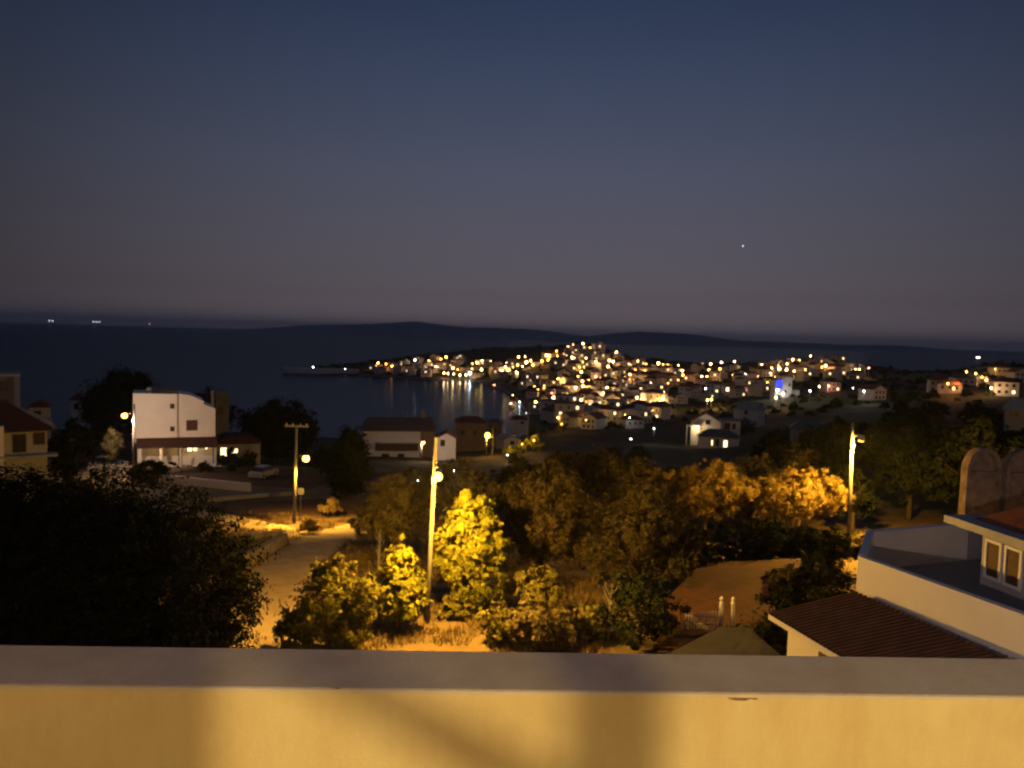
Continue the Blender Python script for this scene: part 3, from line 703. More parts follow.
def balustrade(par, x0, x1, y, z0, z1, n):
    mb = MB(); mb.box(x0, x1, y-.08, y+.08, z1-.1, z1, M['white']); mb.box(x0, x1, y-.08, y+.08, z0, z0+.08, M['white'])
    for k in range(n):
        x = x0+(x1-x0)*(k+.5)/n; mb.lathe((x, y, z0+.07), [(.05, 0), (.08, .15), (.04, .35), (.06, z1-z0-.17)], M['white'], 7)
    mb.build('balustrade', par)
balustrade(wh, X(194), X(215.5), -1.2, Z(464), Z(456.5), 10)
mb = MB(); mb.box(X(192), X(216), -1.3, -1.15, -1.2, Z(464), M['white']); mb.box(X(140), X(176), -1.9, -1.75, -1.2, Z(462), M['white']); mb.build('porch_wall', wh)
balustrade(wh, X(177.5), X(186), -2.2, Z(470), Z(464), 6)
balustrade(wh, X(217), X(226), -2.2, Z(471), Z(464.5), 6)
hw = MB(); hw.tube([(X(147), 2, Z(390)), (X(151.5), 2, Z(390))], .38, M['metal'], 12); o = hw.build('water_tank', wh)
pn = MB(); pn.loft([[(X(151.5), 1.2, Z(392)), (X(178), 1.2, Z(392)), (X(178), 1.2, Z(391)), (X(151.5), 1.2, Z(391))][::-1], [(X(151.5), 3, Z(388)), (X(178), 3, Z(388)), (X(178), 3, Z(387)), (X(151.5), 3, Z(387))][::-1]], M['greyroof']); pn.build('solar_panel', wh)
ch = MB(); ch.box(X(214.5), X(217.5), 6, 6.5, 0, Z(393), M['conc']); ch.build('chimney', wh)
nb = thing('grey_house', gpos(222, 116)*1.0+Vector((0, 0, 1.5)), 'narrow unlit grey house wall just right of the tall white house', 'house', R(25)); mb = MB()
mb.box(-.95, .95, 0, 4, -4, Z(399), M['greyroof']); mb.build('wall', nb); mb = MB(); mb.prism_xz([(-1.1, Z(399)), (1.1, Z(399)), (1.1, Z(397.5)), (-1.1, Z(397.5))], -.2, 4.2, M['greyroof']); mb.build('roof', nb)
window(nb, -.6, .1, Z(424), Z(414), -.003)
# terrace with small lights right of it
t = thing('terrace_house', gpos(236, 112), 'low dark house with small lit windows right of the white house', 'house', R(24)); mb = MB()
mb.box(-2.6, 3.4, 0, 5, -1, 2.9, M['conc']); mb.build('wall', t); mb = MB(); mb.prism_xz([(-2.9, 2.905), (3.7, 2.905), (2.0, 4.0), (-1.5, 4.0)], -.3, 5.3, M['oldtile']); mb.build('roof', t)
window(t, -2.1, -1.3, 1.2, 2.4, -.003, 'win'); window(t, -.6, .2, 1.6, 2.2, -.003, 'win')

# --- the house at the left edge and the block behind it
S2 = 68/F; b2 = gpos(14, 68); b2.z = 31.2-.1
t = thing('house', b2, 'unlit house with hipped red roof at the left edge', 'house', R(33))
X2 = lambda px: (px-14)*S2*.86
Z2 = lambda py: (ztop(14, py, 68)-b2.z)
mb = MB(); mb.box(X2(5), X2(48), 0, 7, -3, Z2(431), M['greywall']); mb.build('wall', t)
mb = MB(); mb.box(X2(-60), X2(5)-.01, -1.2, 7, -3, Z2(425), M['white']); mb.build('wing', t)
mb = MB(); zr = Z2(430)
mb.add([(X2(-62), -1.7, zr), (X2(57), -.6, zr), (X2(57), 7.5, zr), (X2(-62), 7.5, zr), (X2(-40), 3.2, Z2(402)), (X2(8), 3.2, Z2(405)),
        (X2(-62), -1.7, zr-.12), (X2(57), -.6, zr-.12), (X2(57), 7.5, zr-.12), (X2(-62), 7.5, zr-.12)],
       [(0, 1, 5, 4), (1, 2, 5), (2, 3, 4, 5), (3, 0, 4), (0, 6, 7, 1), (1, 7, 8, 2), (2, 8, 9, 3), (3, 9, 6, 0), (6, 9, 8, 7)], M['oldtile']); mb.build('roof', t)
window(t, X2(14), X2(26), Z2(452), Z2(435), -.003); window(t, X2(35), X2(45), Z2(445), Z2(434), -.003)
mb = MB(); mb.box(X2(0), X2(58), -1.6, -.01, Z2(456), Z2(454), M['greywall']); mb.build('balcony', t)
b3 = gpos(4, 120)
t = thing('apartment_block', b3, 'dim tall square block rising behind the left-edge house', 'building', R(33)); mb = MB(); hh = ztop(4, 374, 120)-b3.z
mb.box(-5, 2.0, 0, 8, -1, hh-.4, M['brick']); mb.build('wall', t); mb = MB(); mb.box(-5.3, 2.3, -.4, 8.3, hh-.4, hh, M['pale']); mb.build('roof_slab', t)
mb = MB(); mb.box(1.4, 2.2, -.25, -.003, 0, hh-.4, M['pale']); mb.build('corner_pillar', t)
window(t, -1.4, .6, hh-2.6, hh-1.2, -.003); window(t, -1.4, .6, hh-5.4, hh-4, -.003)
for px, py0, py1, wpx, Y, lab in ((40, 405, 412, 18, 150, 'small yellowish unlit house peeping over the left-edge roof'), (78, 398, 418, 12, 160, 'pale narrow house wall against the tall dark tree')):
    g_ = gpos(px, Y); t = thing('house', g_, lab, 'house', R(30)); mb = MB(); h_ = ztop(px, py0, Y)-g_.z; w_ = wpx/2*Y/F
    mb.box(-w_, w_, 0, 6, -1, h_-.5, M['cream'] if px == 40 else M['white']); mb.build('wall', t)
    mb = MB(); mb.prism_xz([(-w_-.3, h_-.49), (w_+.3, h_-.49), (w_*.2, h_+.8)], -.3, 6.3, M['tile']); mb.build('roof', t)
    window(t, -w_*.5, w_*.1, h_-2.4, h_-1.2, -.003)

# --- red-roofed house in the centre and its neighbours
S4 = 172/F; b4 = gpos(398, 172); b4.z = 16.0
t = thing('red_roofed_house', b4, 'wide dim house with faded brown-red roof and dark balcony beyond the dirt road', 'house', R(9))
X4 = lambda px: (px-398)*S4
Z4 = lambda py: ztop(398, py, 172)-b4.z
mb = MB(); mb.box(X4(362), X4(420), 0, 9, -2, Z4(430), M['white']); mb.build('wall', t)
mb = MB(); mb.box(X4(420)+.01, X4(434), .8, 9, -2, Z4(428), M['brick']); mb.build('side_wing', t)
zr = Z4(430); mb = MB()
mb.add([(X4(360), -1.2, zr), (X4(436), -1.2, zr), (X4(436), 9.6, zr), (X4(360), 9.6, zr), (X4(366), 4, Z4(419.5)), (X4(432), 4, Z4(418.5)), (X4(360), -1.2, zr-.2), (X4(436), -1.2, zr-.2), (X4(436), 9.6, zr-.2), (X4(360), 9.6, zr-.2)],
       [(0, 1, 5, 4), (1, 2, 5), (2, 3, 4, 5), (3, 0, 4), (0, 6, 7, 1), (1, 7, 8, 2), (2, 8, 9, 3), (3, 9, 6, 0), (6, 9, 8, 7)], M['paleroof']); ro = mb.build('roof', t)
for px, w_, h_ in ((423, .5, 1.5), (402, .12, 1.2), (406, .12, 1.4)):
    c_ = MB(); c_.box(X4(px)-w_, X4(px)+w_, 3.6, 4.4, Z4(421), Z4(419)+h_, M['brick']); c_.build('chimney', ro)
mb = MB(); mb.box(X4(377), X4(418), -1.3, -.003, Z4(442.5), Z4(441.8), M['white']); mb.box(X4(377), X4(418), -1.3, -1.2, Z4(450), Z4(442.5)-.01, M['brown']); mb.build('balcony', t)
for a in ((380, 388), (392, 400), (404, 414)): window(t, X4(a[0]), X4(a[1]), Z4(449.5), Z4(443.5), -.003)
for a in ((382, 389), (398, 404)): window(t, X4(a[0]), X4(a[1]), Z4(462), Z4(454), -.003)
def gable_house(px, Y, pyb, pytop, wpx, dep, label, wall='white', roof='tile', rz=0., wins=(), front_gable=True, hroof=.3, name='house', z0=None, litw=()):
    s = Y/F; b = gpos(px, Y); zb = ztop(px, pyb, Y); t = thing(name, Vector((b.x, Y, zb)), label, 'house', rz-math.atan((px-512)/F))
    h = (pyb-pytop)*s; w_ = wpx/2*s; he = h*(1-hroof)
    mb = MB(); 
    if front_gable: mb.prism_xz([(-w_, -3), (w_, -3), (w_, he), (0, h-.12), (-w_, he)], 0, dep, M[wall])
    else: mb.box(-w_, w_, 0, dep, -3, he, M[wall])
    mb.build('wall', t); mb = MB(); o_ = .35
    if front_gable:
        sl_ = (h-he)/w_
        mb.prism_xz([(-w_-o_, he-sl_*o_), (0, h), (w_+o_, he-sl_*o_), (w_+o_, he-sl_*o_+.15), (0, h+.17), (-w_-o_, he-sl_*o_+.15)], -o_, dep+o_, M[roof])
    else:
        mb.add([(-w_-o_, -o_, he), (w_+o_, -o_, he), (w_+o_, dep+o_, he), (-w_-o_, dep+o_, he), (-w_*.5, dep/2, h), (w_*.5, dep/2, h), (-w_-o_, -o_, he+.003-.15), (w_+o_, -o_, he-.147), (w_+o_, dep+o_, he-.147), (-w_-o_, dep+o_, he-.147)],
               [(0, 1, 5, 4), (1, 2, 5), (2, 3, 4, 5), (3, 0, 4), (0, 6, 7, 1), (1, 7, 8, 2), (2, 8, 9, 3), (3, 9, 6, 0), (6, 9, 8, 7)], M[roof])
    mb.build('roof', t)
    for (ux, uz, uw, uh) in wins: window(t, ux*w_-uw/2, ux*w_+uw/2, uz*h, uz*h+uh, -.003)
    for (ux, uz, uw, uh) in litw: window(t, ux*w_-uw/2, ux*w_+uw/2, uz*h, uz*h+uh, -.003, 'win')
    return t
gable_house(446, 160, 450, 433, 19, 5, 'small pale gabled house just right of the red-roofed house', wins=((-.4, .25, .8, 1.2),))
gable_house(470, 230, 452, 417, 30, 8, 'dark brick house behind the glowing street lamp by the shore', 'brick', wins=((-.5, .5, 1, 1.3), (.3, .5, 1, 1.3)), front_gable=False, hroof=.15)
gable_house(494, 262, 450, 419, 15, 7, 'dark tall narrow house next to the brick one', 'brick', 'greyroof', wins=((0, .6, 1, 1.3),), front_gable=False, hroof=.1)
gable_house(519, 300, 427, 416, 18, 7, 'low orange-pink lit house on the near shore of the bay', 'white', 'tile', wins=((.3, .3, 1, 1),), front_gable=False)
gable_house(512, 230, 448, 436, 17, 7, 'small house with white roof among the lit bushes by the shore', 'white', 'pale', wins=((0, .3, 1, 1),), rz=.4)
# --- the two white houses right of centre
S5 = 232/F
t = gable_house(705, 236, 441, 413, 29, 8, 'upper white gabled house with a lit porch, right of centre', wins=((.12, .6, 1.3, 1.4),))
mb = MB(); mb.box(X4(398)+2.9, 10.2, 2.0, 7, -3, 6.4, M['white']); mb.build('side_wing', t)
mb = MB(); mb.box(4.6, 10.5, 1.7, 7.3, 6.403, 6.75, M['greyroof']); mb.build('flat_roof', t)
window(t, 5.5, 7.2, 3.9, 5.7, 1.997); window(t, 7.9, 8.8, 3.9, 5.5, 1.997)
for x in (-5.6, -4.0, -2.2):
    mb = MB(); mb.box(x-.12, x+.12, -1.8, -1.55, -2.5, 4.6, M['white']); mb.build('porch_post', t)
mb = MB(); mb.box(-5.9, -1.9, -1.9, -.36, 4.603, 4.8, M['white']); mb.build('porch_roof', t)
mb = MB(); mb.ball((-2.7, -1.2, 3.9), .3, E['y'], 12, 8); mb.build('porch_lamp', t)
point((-2.6, -2.6, 3.9), 420, (1, .75, .4), .2, t)
t = gable_house(718, 222, 457, 430, 40, 7, 'lower white house with two lit windows and a dark flat roof', 'white', 'greyroof', front_gable=False, hroof=.25,
                wins=((-.05, .42, .9, 1.9),), litw=((.35, .38, 1.0, 2.0), (-.3, .42, .35, 1.6)))
gable_house(745, 262, 417, 402, 25, 8, 'pale house with sloping white roof behind the two white houses', 'white', 'pale', front_gable=False, hroof=.5, wins=((0, .2, 1, 1.2),), rz=-.3)
gable_house(1016, 140, 420, 399, 24, 7, 'dim house with pale grey roof at the right edge', 'conc', 'pale', front_gable=False, hroof=.5, wins=((-.3, .2, 1, 1.1),))
gable_house(808, 190, 447, 422, 36, 8, 'unlit grey house almost lost in the dark, left of the right-hand pole', 'conc', 'greyroof', front_gable=False, wins=((.3, .3, 1, 1.2), (-.4, .3, 1, 1.2)))

# ================================================================== CARS
def car(loc, rz, paint, label):
    t = thing('parked_car', loc, label, 'car', rz)
    mb = MB(); rings = []
    prof = [(-2.05, .35), (2.05, .35), (2.1, .62), (1.9, .82), (1.0, .92), (-1.75, .98), (-2.08, .8)]
    mb.loft([[(x, y, z) for x, z in prof] for y in (-.78, .78)], M[paint]); mb.build('body', t)
    c = MB(); c.loft([[(1.05, -.72, .93), (1.05, .72, .93), (-1.6, .72, .98), (-1.6, -.72, .98)], [(.35, -.58, 1.42), (.35, .58, 1.42), (-1.15, .58, 1.44), (-1.15, -.58, 1.44)]], M['dark']); c.build('windows', t)
    r_ = MB(); r_.box(-1.18, .38, -.6, .6, 1.425, 1.48, M[paint]); r_.build('roof', t)
    for x in (-1.3, 1.3):
        for y in (-.76, .76):
            w_ = MB(); w_.tube([(x, y-.1, .32), (x, y+.1, .32)], .32, M['rubber'], 14); o = w_.build('wheel', t)
            h = MB(); h.tube([(x, y-.11, .32), (x, y+.11, .32)], .18, M['metal'], 10); h.build('rim', o)
    for y in (-.55, .55):
        h = MB(); h.box(2.04, 2.1, y-.16, y+.16, .6, .74, M['pale']); h.build('headlight', t)
def gcar(px, Y, rz, paint, label):
    x = (px-512)/F*Y; car((x, Y, zt(x, Y)+.02), rz, paint, label)
gcar(264, 90, 1.35, 'car_grey', 'pale car parked near the wall under the dome-shaped tree')
gcar(107, 95, .1, 'car_grey', 'car half hidden behind the orange-lit low wall')

# ================================================================== THE TOWN
def town_house(kind):
    mb = MB(); W = M['offwhite']; T = M['tile_town']; D = M['dark']
    def wins(w, y, rows, lit=None):
        for r_, z in enumerate(rows):
            for k in (-1, 0, 1):
                mb.box(k*w*.58-.55, k*w*.58+.55, y-.05, y-.003, z, z+1.3, E['win'] if lit and (r_, k) in lit else D)
    if kind in (0, 1):
        w_, d_, h_ = (4.6, 4, 5.8) if kind == 0 else (5.2, 4.2, 4.6)
        mb.box(-w_, w_, -d_, d_, -5, h_, W); o_ = .5; a, b = w_+o_, d_+o_; h2 = h_+2
        mb.add([(-a, -b, h_+.01), (a, -b, h_+.01), (a, b, h_+.01), (-a, b, h_+.01), (-w_*.45, 0, h2), (w_*.45, 0, h2)], [(0, 1, 5, 4), (1, 2, 5), (2, 3, 4, 5), (3, 0, 4), (3, 2, 1, 0)], T)
        wins(w_, -d_, (1.0, 3.8) if kind == 0 else (2.2,), {(0, 1)} if kind == 0 else None)
    elif kind == 2:
        mb.prism_xz([(-4, -5), (4, -5), (4, 5.4), (0, 7.4), (-4, 5.4)], -5, 5, W)
        mb.prism_xz([(-4.5, 5.17), (0, 7.42), (4.5, 5.17), (4.5, 5.42), (0, 7.7), (-4.5, 5.42)], -5.3, 5.3, T); wins(4, -5, (.9, 3.4))
    elif kind == 3:
        mb.box(-5, 5, -4.5, 4.5, -5, 6.2, W); mb.box(-5.2, 5.2, -5.6, 4.7, 3.0, 3.2, W); mb.box(-5.2, 5.2, -4.7, 4.7, 6.203, 6.5, W)
        mb.box(1, 3.6, -1, 2.5, 6.503, 8.4, W); wins(5, -4.5, (.8, 3.9), {(1, 0)})
    else:
        mb.box(-6.5, 6.5, -4, 4, -5, 8.6, W); mb.box(-6.8, 6.8, -4.3, 4.3, 8.603, 8.95, T)
        for z in (2.6, 5.5): mb.box(-6.5, 6.5, -5, -4.003, z, z+.2, W)
        wins(6.5, -4, (.6, 3.4, 6.3), {(1, -1), (2, 1)})
    return mb.build('house')
TP = [town_house(k) for k in range(5)]
ZH = [(0, 440, 'on the dark headland', 'headland houses'), (440, 500, 'along the far waterfront of the bay', 'waterfront houses'), (500, 560, 'on the slope above the bay', 'bay slope houses'),
      (560, 610, 'on the crowded hill below the brightest crest', 'hill town houses'), (610, 665, 'on the right flank of the lit town hill', 'right flank houses'), (665, 760, 'in the saddle right of the town hill', 'saddle houses'),
      (760, 880, 'on the lit ridge above the blue building', 'ridge houses'), (880, 1200, 'on the dark slope at far right', 'far right houses')]
KN = ['white house with red hipped roof', 'low pale house with red roof', 'pale gabled house', 'flat-roofed white house', 'three-storey block']
hs = []; kused = set()
def upper(px): return np.interp(px, [370, 400, 420, 460, 500, 540, 565, 580, 600, 620, 650, 700, 760, 800, 850, 875], [366, 362, 356, 356, 361, 355, 347, 344, 346, 353, 362, 364, 363, 357, 361, 368])
def lower(px): return np.interp(px, [370, 430, 480, 500, 520, 540, 600, 650, 680, 760, 800, 875], [370, 375, 376, 376, 376, 412, 428, 418, 404, 394, 376, 376])
def put_house(p, k, rz, s, lab=None, grp=None):
    o = TP[k] if k not in kused else TP[k].copy()
    if k in kused: col.objects.link(o)
    kused.add(k); o.location = p; o.rotation_euler.z = rz; o.scale = (s, s, s)
    px = px_of(p.x, p.y); z = next(z for z in ZH if z[0] <= px < z[1])
    tag(o, lab or f'small {KN[k]} {z[2]}', 'house', grp or z[3]); hs.append((p.x, p.y))
    return o
n_try = 0
while len(hs) < 205 and n_try < 6000:
    n_try += 1
    px = rng.choice([rng.uniform(375, 870), rng.uniform(545, 670)]); a, b = upper(px)+2.5, lower(px)
    if b <= a: continue
    py = rng.uniform(a, b)
    if 520 < px < 562 and 365 < py < 378: continue
    if 665 < px < 760 and 378 < py and rng.random() < .6: continue
    p = hit(px, py, 3, 330, 1100)
    if p.z < 1: continue
    if any((p.x-x)**2+((p.y-y)*.8)**2 < 11.5**2 for x, y in hs): continue
    put_house(p, rng.choice([0, 0, 1, 1, 2, 2, 3, 3, 4]), rng.uniform(-.9, .9), rng.uniform(.8, 1.15))
for px, py in ((950, 389), (1004, 391), (962, 383), (1000, 372), (830, 388), (872, 396), (1018, 378), (938, 388)):
    put_house(hit(px, py, 2, 250, 900), rng.choice([0, 1, 2]), rng.uniform(-.6, .6), 1.0)

# lamps of the town: (px, py, kind, size)
LM = """415 360 c 1;412.5 366 c .6;423 363 w .9;429 361 o 1.2;433 364 o 1;436 367 w 1.2;446 357 o 1.3;441 359 o .9;453 368 w 1.1;460 356 c .7;465 367 w 1;444 373 w .9;448 373.5 w .9;453.5 374 w .9;460 375 w 1;466 375 w 1;470 373 c 1.7;477 362.6 y 1.1;482 361 w 1.1;481.5 369.7 y 1.3;378 363 o 1.1;386 364 o .9;392 366 o 1
496.5 370 w 1;502 370.6 w 1;499.5 370 w .8;505.6 367 y 1.2;509 370 w .8;516.6 372 w 1.1;512 360.6 w .8;518.6 357 y 1.1;525 356.5 w .8;526.4 362.3 w 1.6;530.8 360.6 w 1;517.6 365 y .9;522.5 366.4 w .7;533 365 o .9;546.4 355.3 y 1.3;542 361 o 1.2;548 360 o 1.0;556.6 351 o .9;568 347 w 1.1;573.3 345 w 1.0;572 357.5 w 1.1;577.6 359 w .7;539.4 375 w 1.2;565 376 w .8;558 379.4 y 1.2;548 387.7 y 1.1;544 388 o .8;575.7 387.7 w 1.3;553.4 397.5 y 1.4;535.7 402 y 1.4
583 343.6 w 1.2;590 348 o 1.1;598.6 345.7 c .6;616.6 352 w 1.0;607.8 355.7 w 1.0;609.5 360.5 w 1.2;613 361.5 w 1.3;586 358 w .8;596 362 w 1.1;608 366.5 y 1.2;620 367.2 w .7;629 364 r .8;637.6 361 w 1.0;646 364 o .7;658.4 363.2 w 1.4;641 372.6 w .8;630 374.5 w 1.0;581.3 372 y 1.2;578 376.5 o .8;619.5 379.7 w 1.0;623 381.7 w 1.2;609 382 w .8;582.5 381.4 y 1.3;583 386 y 1.2;607 387.7 w 1.3;621.8 387.2 y 1.3;631 386.8 y 1.2;650.7 383 w .9;603.5 393 w .9;607.4 393.4 w .8;584.4 397.5 w 1.4;590.8 396.5 w 1.4;581.3 400 w 1.2;586 393 y 1.1;622 399.5 y 1.6;619 402 o 1;627.4 402.4 o 1.1;637 397.5 w 1.2;590 404.5 c .6;621.5 411.7 y .9;629.5 417.6 c .9;596 370 r .7;600 378 o .7;570 395 o .8;612 372 o .7;634 380 o .8;644 377 o .7
665 371 w 1.2;663.6 368.5 w 1;682.5 370.6 w 1.2;683 375 o 1.1;678 380 o .8;686 378 r .8;663 399 y 1.6;702.4 364.3 w 1.2;710.8 364 w 1.1;708.8 369.7 w .8;721.5 362.3 w 1.1;720 369 o 1.2;734.5 361.4 w 1.0;701.7 376.8 y 1.4;707 376.5 o .9;705.6 388.7 c .9;707.4 400 y 1.1;711.3 399.5 y 1.2;655.5 375 o .8;672 376 r .7;668 383 o .6
762 365.3 w 1.6;768 364.8 w 1.1;771.8 368.2 w 1;775.7 364.3 w .8;779.4 368.7 w 1.7;787 363.8 w .9;786.4 369.7 w 1.3;792.8 359.4 w 1.1;781.5 361.4 o 1.3;794.2 371 w 1.0;806 369.7 w 1.4;810.6 356 w .8;799 371 o 1.2;767.4 382.4 y 1;777.6 390 c 1.5;783.3 393.4 w 1.3;775.9 397.5 w 1.3;745.4 374 c .7;749 373.6 c .7;810 390.7 c .9;819.3 386.6 w .9;825.7 365.7 y 1.4;822 367 o .9;855.4 369.7 w 1.3;859.6 369.4 w .9;868.8 368 r .9;829 385.8 r .8;864 391.3 c 1;853 388 c .5;840 367 o .7;816 366 w .7
929.4 384 c .8;948 383.5 o 1.1;953.8 388.3 o 1;966.5 371.7 o .9;977 357.6 c .6;979 357.4 c .6;975.8 373.5 y .9;986.5 380 y 1.1;991.4 388 w 1.2;982 377 o .8;995 369 y .4;1006 386 y .6
561.5 424 o 1.0;557.8 417.5 y 1.3;586 420 o .9;654 428.4 c 1.0;631 438.8 c .9;507.5 455 c .8;534 440.5 o .9;522 444 o .8;418 480.5 c .25;454 470.5 c .3;313 367 c .8;345 369 c .5;513 395 w .5;519.5 402 c .55;526.5 413 c .45"""
LP = []
for part in LM.replace('\n', ';').split(';'):
    a = part.split(); LP.append((float(a[0]), float(a[1]), a[2], float(a[3])))
CN = dict(w='warm white', o='orange', c='cool white', y='yellow', r='pinkish')
ZLm = [(0, 440, 'on the dark headland left of the bay'), (440, 500, 'along the far waterfront of the bay'), (500, 560, 'on the slope above the bay'), (560, 610, 'on the crowded town hill under its crest'),
       (610, 665, 'on the right flank of the town hill'), (665, 760, 'in the saddle right of the town hill'), (760, 880, 'on the ridge around the blue-lit building'), (880, 1100, 'on the dark slope at far right')]
lamp_mesh = {}
def lamp_proto(kind, hgt):
    key = (kind, hgt)
    if key not in lamp_mesh:
        mb = MB(); mb.tube([(0, 0, -3), (0, 0, hgt-.3)], [.12, .08], M['metal'], 5); mb.ball((0, 0, hgt), .5, E[kind], 8, 6); mb.tube([(0, 0, hgt+.45), (0, 0, hgt+.62)], [.3, .12], M['metal'], 8)
        lamp_mesh[key] = mb.build('street_lamp'); return lamp_mesh[key]
    o = lamp_mesh[key].copy(); col.objects.link(o); return o
TC = dict(w=(1, .58, .25), o=(1, .40, .09), c=(.95, .95, .85), y=(1, .55, .14), r=(1, .36, .2))
# added small lamps scattered at random to brighten the hill and the ridge
q = random.Random(21); tries = 0; extra = []
while len(extra) < 105 and tries < 5000:
    tries += 1
    px = q.choice([q.uniform(400, 868), q.uniform(550, 670), q.uniform(760, 850)]); a_, b_ = upper(px)+1, lower(px)-6
    if b_ <= a_: continue
    py = q.uniform(a_, b_)
    if 525 < px < 562 and 362 < py < 385: continue
    if 665 < px < 760 and py > 378: continue
    if any((px-c[0])**2+(py-c[1])**2 < 4.2**2 for c in LP+extra): continue
    extra.append((px, py, q.choice('wwoooyyr'), q.choice([.45, .55, .65])))
LP += extra
recs = []
for px, py, kd, s in LP:
    near = py > 410
    hgt = 5.0 if near else (6.0 if s > .8 else 4.0)
    p = hit(px, py, hgt, 60 if py > 460 else (150 if near else 330), 1150)
    r = ray(px, py); zz = (CAM+r*(p.y/r.y)).z
    f = s*(1.25 if not near else .9)*max(.25, p.y/650)   # lanterns of different sizes
    o = lamp_proto(kd, hgt)
    o.location = (p.x, p.y, zz-hgt*f); o.scale = (f, f, f)
    tl = point((0, -.55, hgt-.35), (1500 if not near else 350)*s*s, TC[kd], .25, o)
    zn = next(z for z in ZLm if z[0] <= px < z[1])
    recs.append([o, px, py, kd, s, zn])
for zn in ZLm:
    g_ = [r for r in recs if r[5] is zn]
    for r in g_:
        o, px, py, kd, s, _ = r
        same = [q for q in g_ if q[3] == kd]
        lab = f'{CN[kd]} street lamp {zn[2]}'
        if len(same) > 1:
            if px == min(q[1] for q in same): lab = f'leftmost {lab}'
            elif px == max(q[1] for q in same): lab = f'rightmost {lab}'
            elif py == min(q[2] for q in same): lab = f'highest {lab}'
            elif py == max(q[2] for q in same): lab = f'lowest {lab}'
            elif s == max(q[4] for q in same): lab = f'big bright {lab}'
            elif s < .9: lab = f'faint {lab}'
        tag(o, lab, 'street lamp', 'lamps '+zn[2])

# shrubs near those lamps, each brightened by its own added light point
for px, py, Y0, s, lab in ((587, 423, 200, 2.2, 'orange-lit round bush at the foot of the town hill'), (535, 446, 160, 2.4, 'yellow-lit bush near the shore, right of the glowing lamp'), (523, 447, 160, 1.7, 'smaller golden bush left of the yellow-lit one near the shore'),
                           (510, 452, 150, 1.6, 'olive bush with a small white lamp by the shore'), (767, 391, 340, 2.4, 'golden-lit conical tree beside the blue-lit building'), (562, 428, 200, 2.4, 'orange-lit bush under the yellow lamp at the town edge')):
    p = hit(px, py, 1.5, Y0, 900)
    bl = rb(s, s*.8, s*.9, 6, int(px)) if px != 767 else [(0, 0, 3, 2.6, 2.6, 3), (0, 0, 6, 1.7, 1.7, 2.6), (0, 0, 8.5, .8, .8, 1.6)]
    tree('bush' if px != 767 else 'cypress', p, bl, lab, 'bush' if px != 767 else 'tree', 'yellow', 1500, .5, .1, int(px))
    point((p.x-.5, p.y-s-.8, p.z+s*1.6+1.5), 900 if px != 767 else 4000, (1, .55, .12), .3)

# blue-lit building
p = hit(783, 398, 0, 330, 900); s = p.y/F
t = thing('hotel', p, 'white block with a blue glowing front above the dark valley', 'building'); mb = MB()
mb.box(-1*s, 8.5*s, 0, 9, -4, 21*s, M['white']); mb.build('wall', t)
mb = MB(); mb.box(-8*s, -1*s-.01, .5, 9, -4, 17*s, M['white']); mb.build('front_wing', t)
mb = MB(); mb.box(-7*s, -1.6*s, .42, .497, 9*s, 17.5*s, E['blue']); mb.build('blue_lights', t)
mb = MB(); mb.box(8.5*s+.01, 17*s, 1, 8, -4, 8*s, M['offwhite']); mb.build('annex', t)
window(t, 1*s, 3*s, 5*s, 8*s, -.003); window(t, 5*s, 7*s, 12*s, 15*s, -.003)
# restaurant with a lit pinkish front
p = hit(739, 394, 0, 330, 900); s = p.y/F
t = thing('restaurant', p, 'long low restaurant with a row of reddish lit openings', 'restaurant'); mb = MB()
mb.box(-14*s, 17*s, 0, 9, -4, 7*s, M['brick']); mb.build('wall', t)
mb = MB(); mb.box(-15*s, 18*s, -2.5, 9.3, 7.003*s, 7.6*s, M['tile']); mb.build('roof', t)
for a, b_, k in ((-13, -10.5, 'winp'), (-9.5, -8, 'winp'), (-6, -5, 'winp'), (-2, .2, 'winp'), (1, 2.5, 'winp'), (3.3, 5, 'winp'), (6, 7, 'winp'), (10.5, 15, 'win')):
    window(t, a*s, b_*s, 2.2*s, 5.6*s, -.003, k, 'brown', .15)
point((-5*s, -5, 5*s), 500, (1, .4, .2), .4, t); point((12*s, -4, 5*s), 900, (1, .75, .5), .4, t)

# lit street climbing at the far right
a = hit(972, 372, 0, 250, 900); b_ = hit(990, 388, 0, 250, 900)
strip('hill_street', [a, a.lerp(b_, .5), b_], 9, M['pale'], .3)
point((a.x*.5+b_.x*.5, a.y*.5+b_.y*.5-3, (a.z+b_.z)/2+7), 9000, (1, .5, .1), .5)
p = hit(950, 387, 3, 250, 900); point((p.x, p.y-6, p.z+6), 2200, (1, .4, .12), .5)

# headland breakwater, quay and small boats
def quay(name, pts, h, wd, m, label, cat):
    mb = MB(); rings = []
    for i, (px, py) in enumerate(pts):
        q = at_z(px, py, 0); rings.append([(q.x, q.y-wd/2, -2), (q.x, q.y+wd/2, -2), (q.x, q.y+wd/2, h), (q.x, q.y-wd/2, h)])
    mb.loft(rings, m); tag(mb.build(name), label, cat)
quay('breakwater', [(284, 372.6), (300, 373.2), (330, 373.9), (358, 374.6)], 5.6, 10, M['quay'], 'pale breakwater wall at the tip of the dark headland', 'breakwater')
quay('beach_wall', [(358.5, 375.5), (390, 377), (415, 378.8), (432, 380.3)], 1.6, 6, M['stone'], 'low shoreline wall between the breakwater and the waterfront lamps', 'sea wall')
quay('promenade_wall', [(478, 382), (490, 385), (500, 389), (510, 394.5), (517, 400.5), (522, 407), (526, 414)], 1.3, 4, M['pale'], 'curved pale promenade wall along the right shore of the bay', 'sea wall')
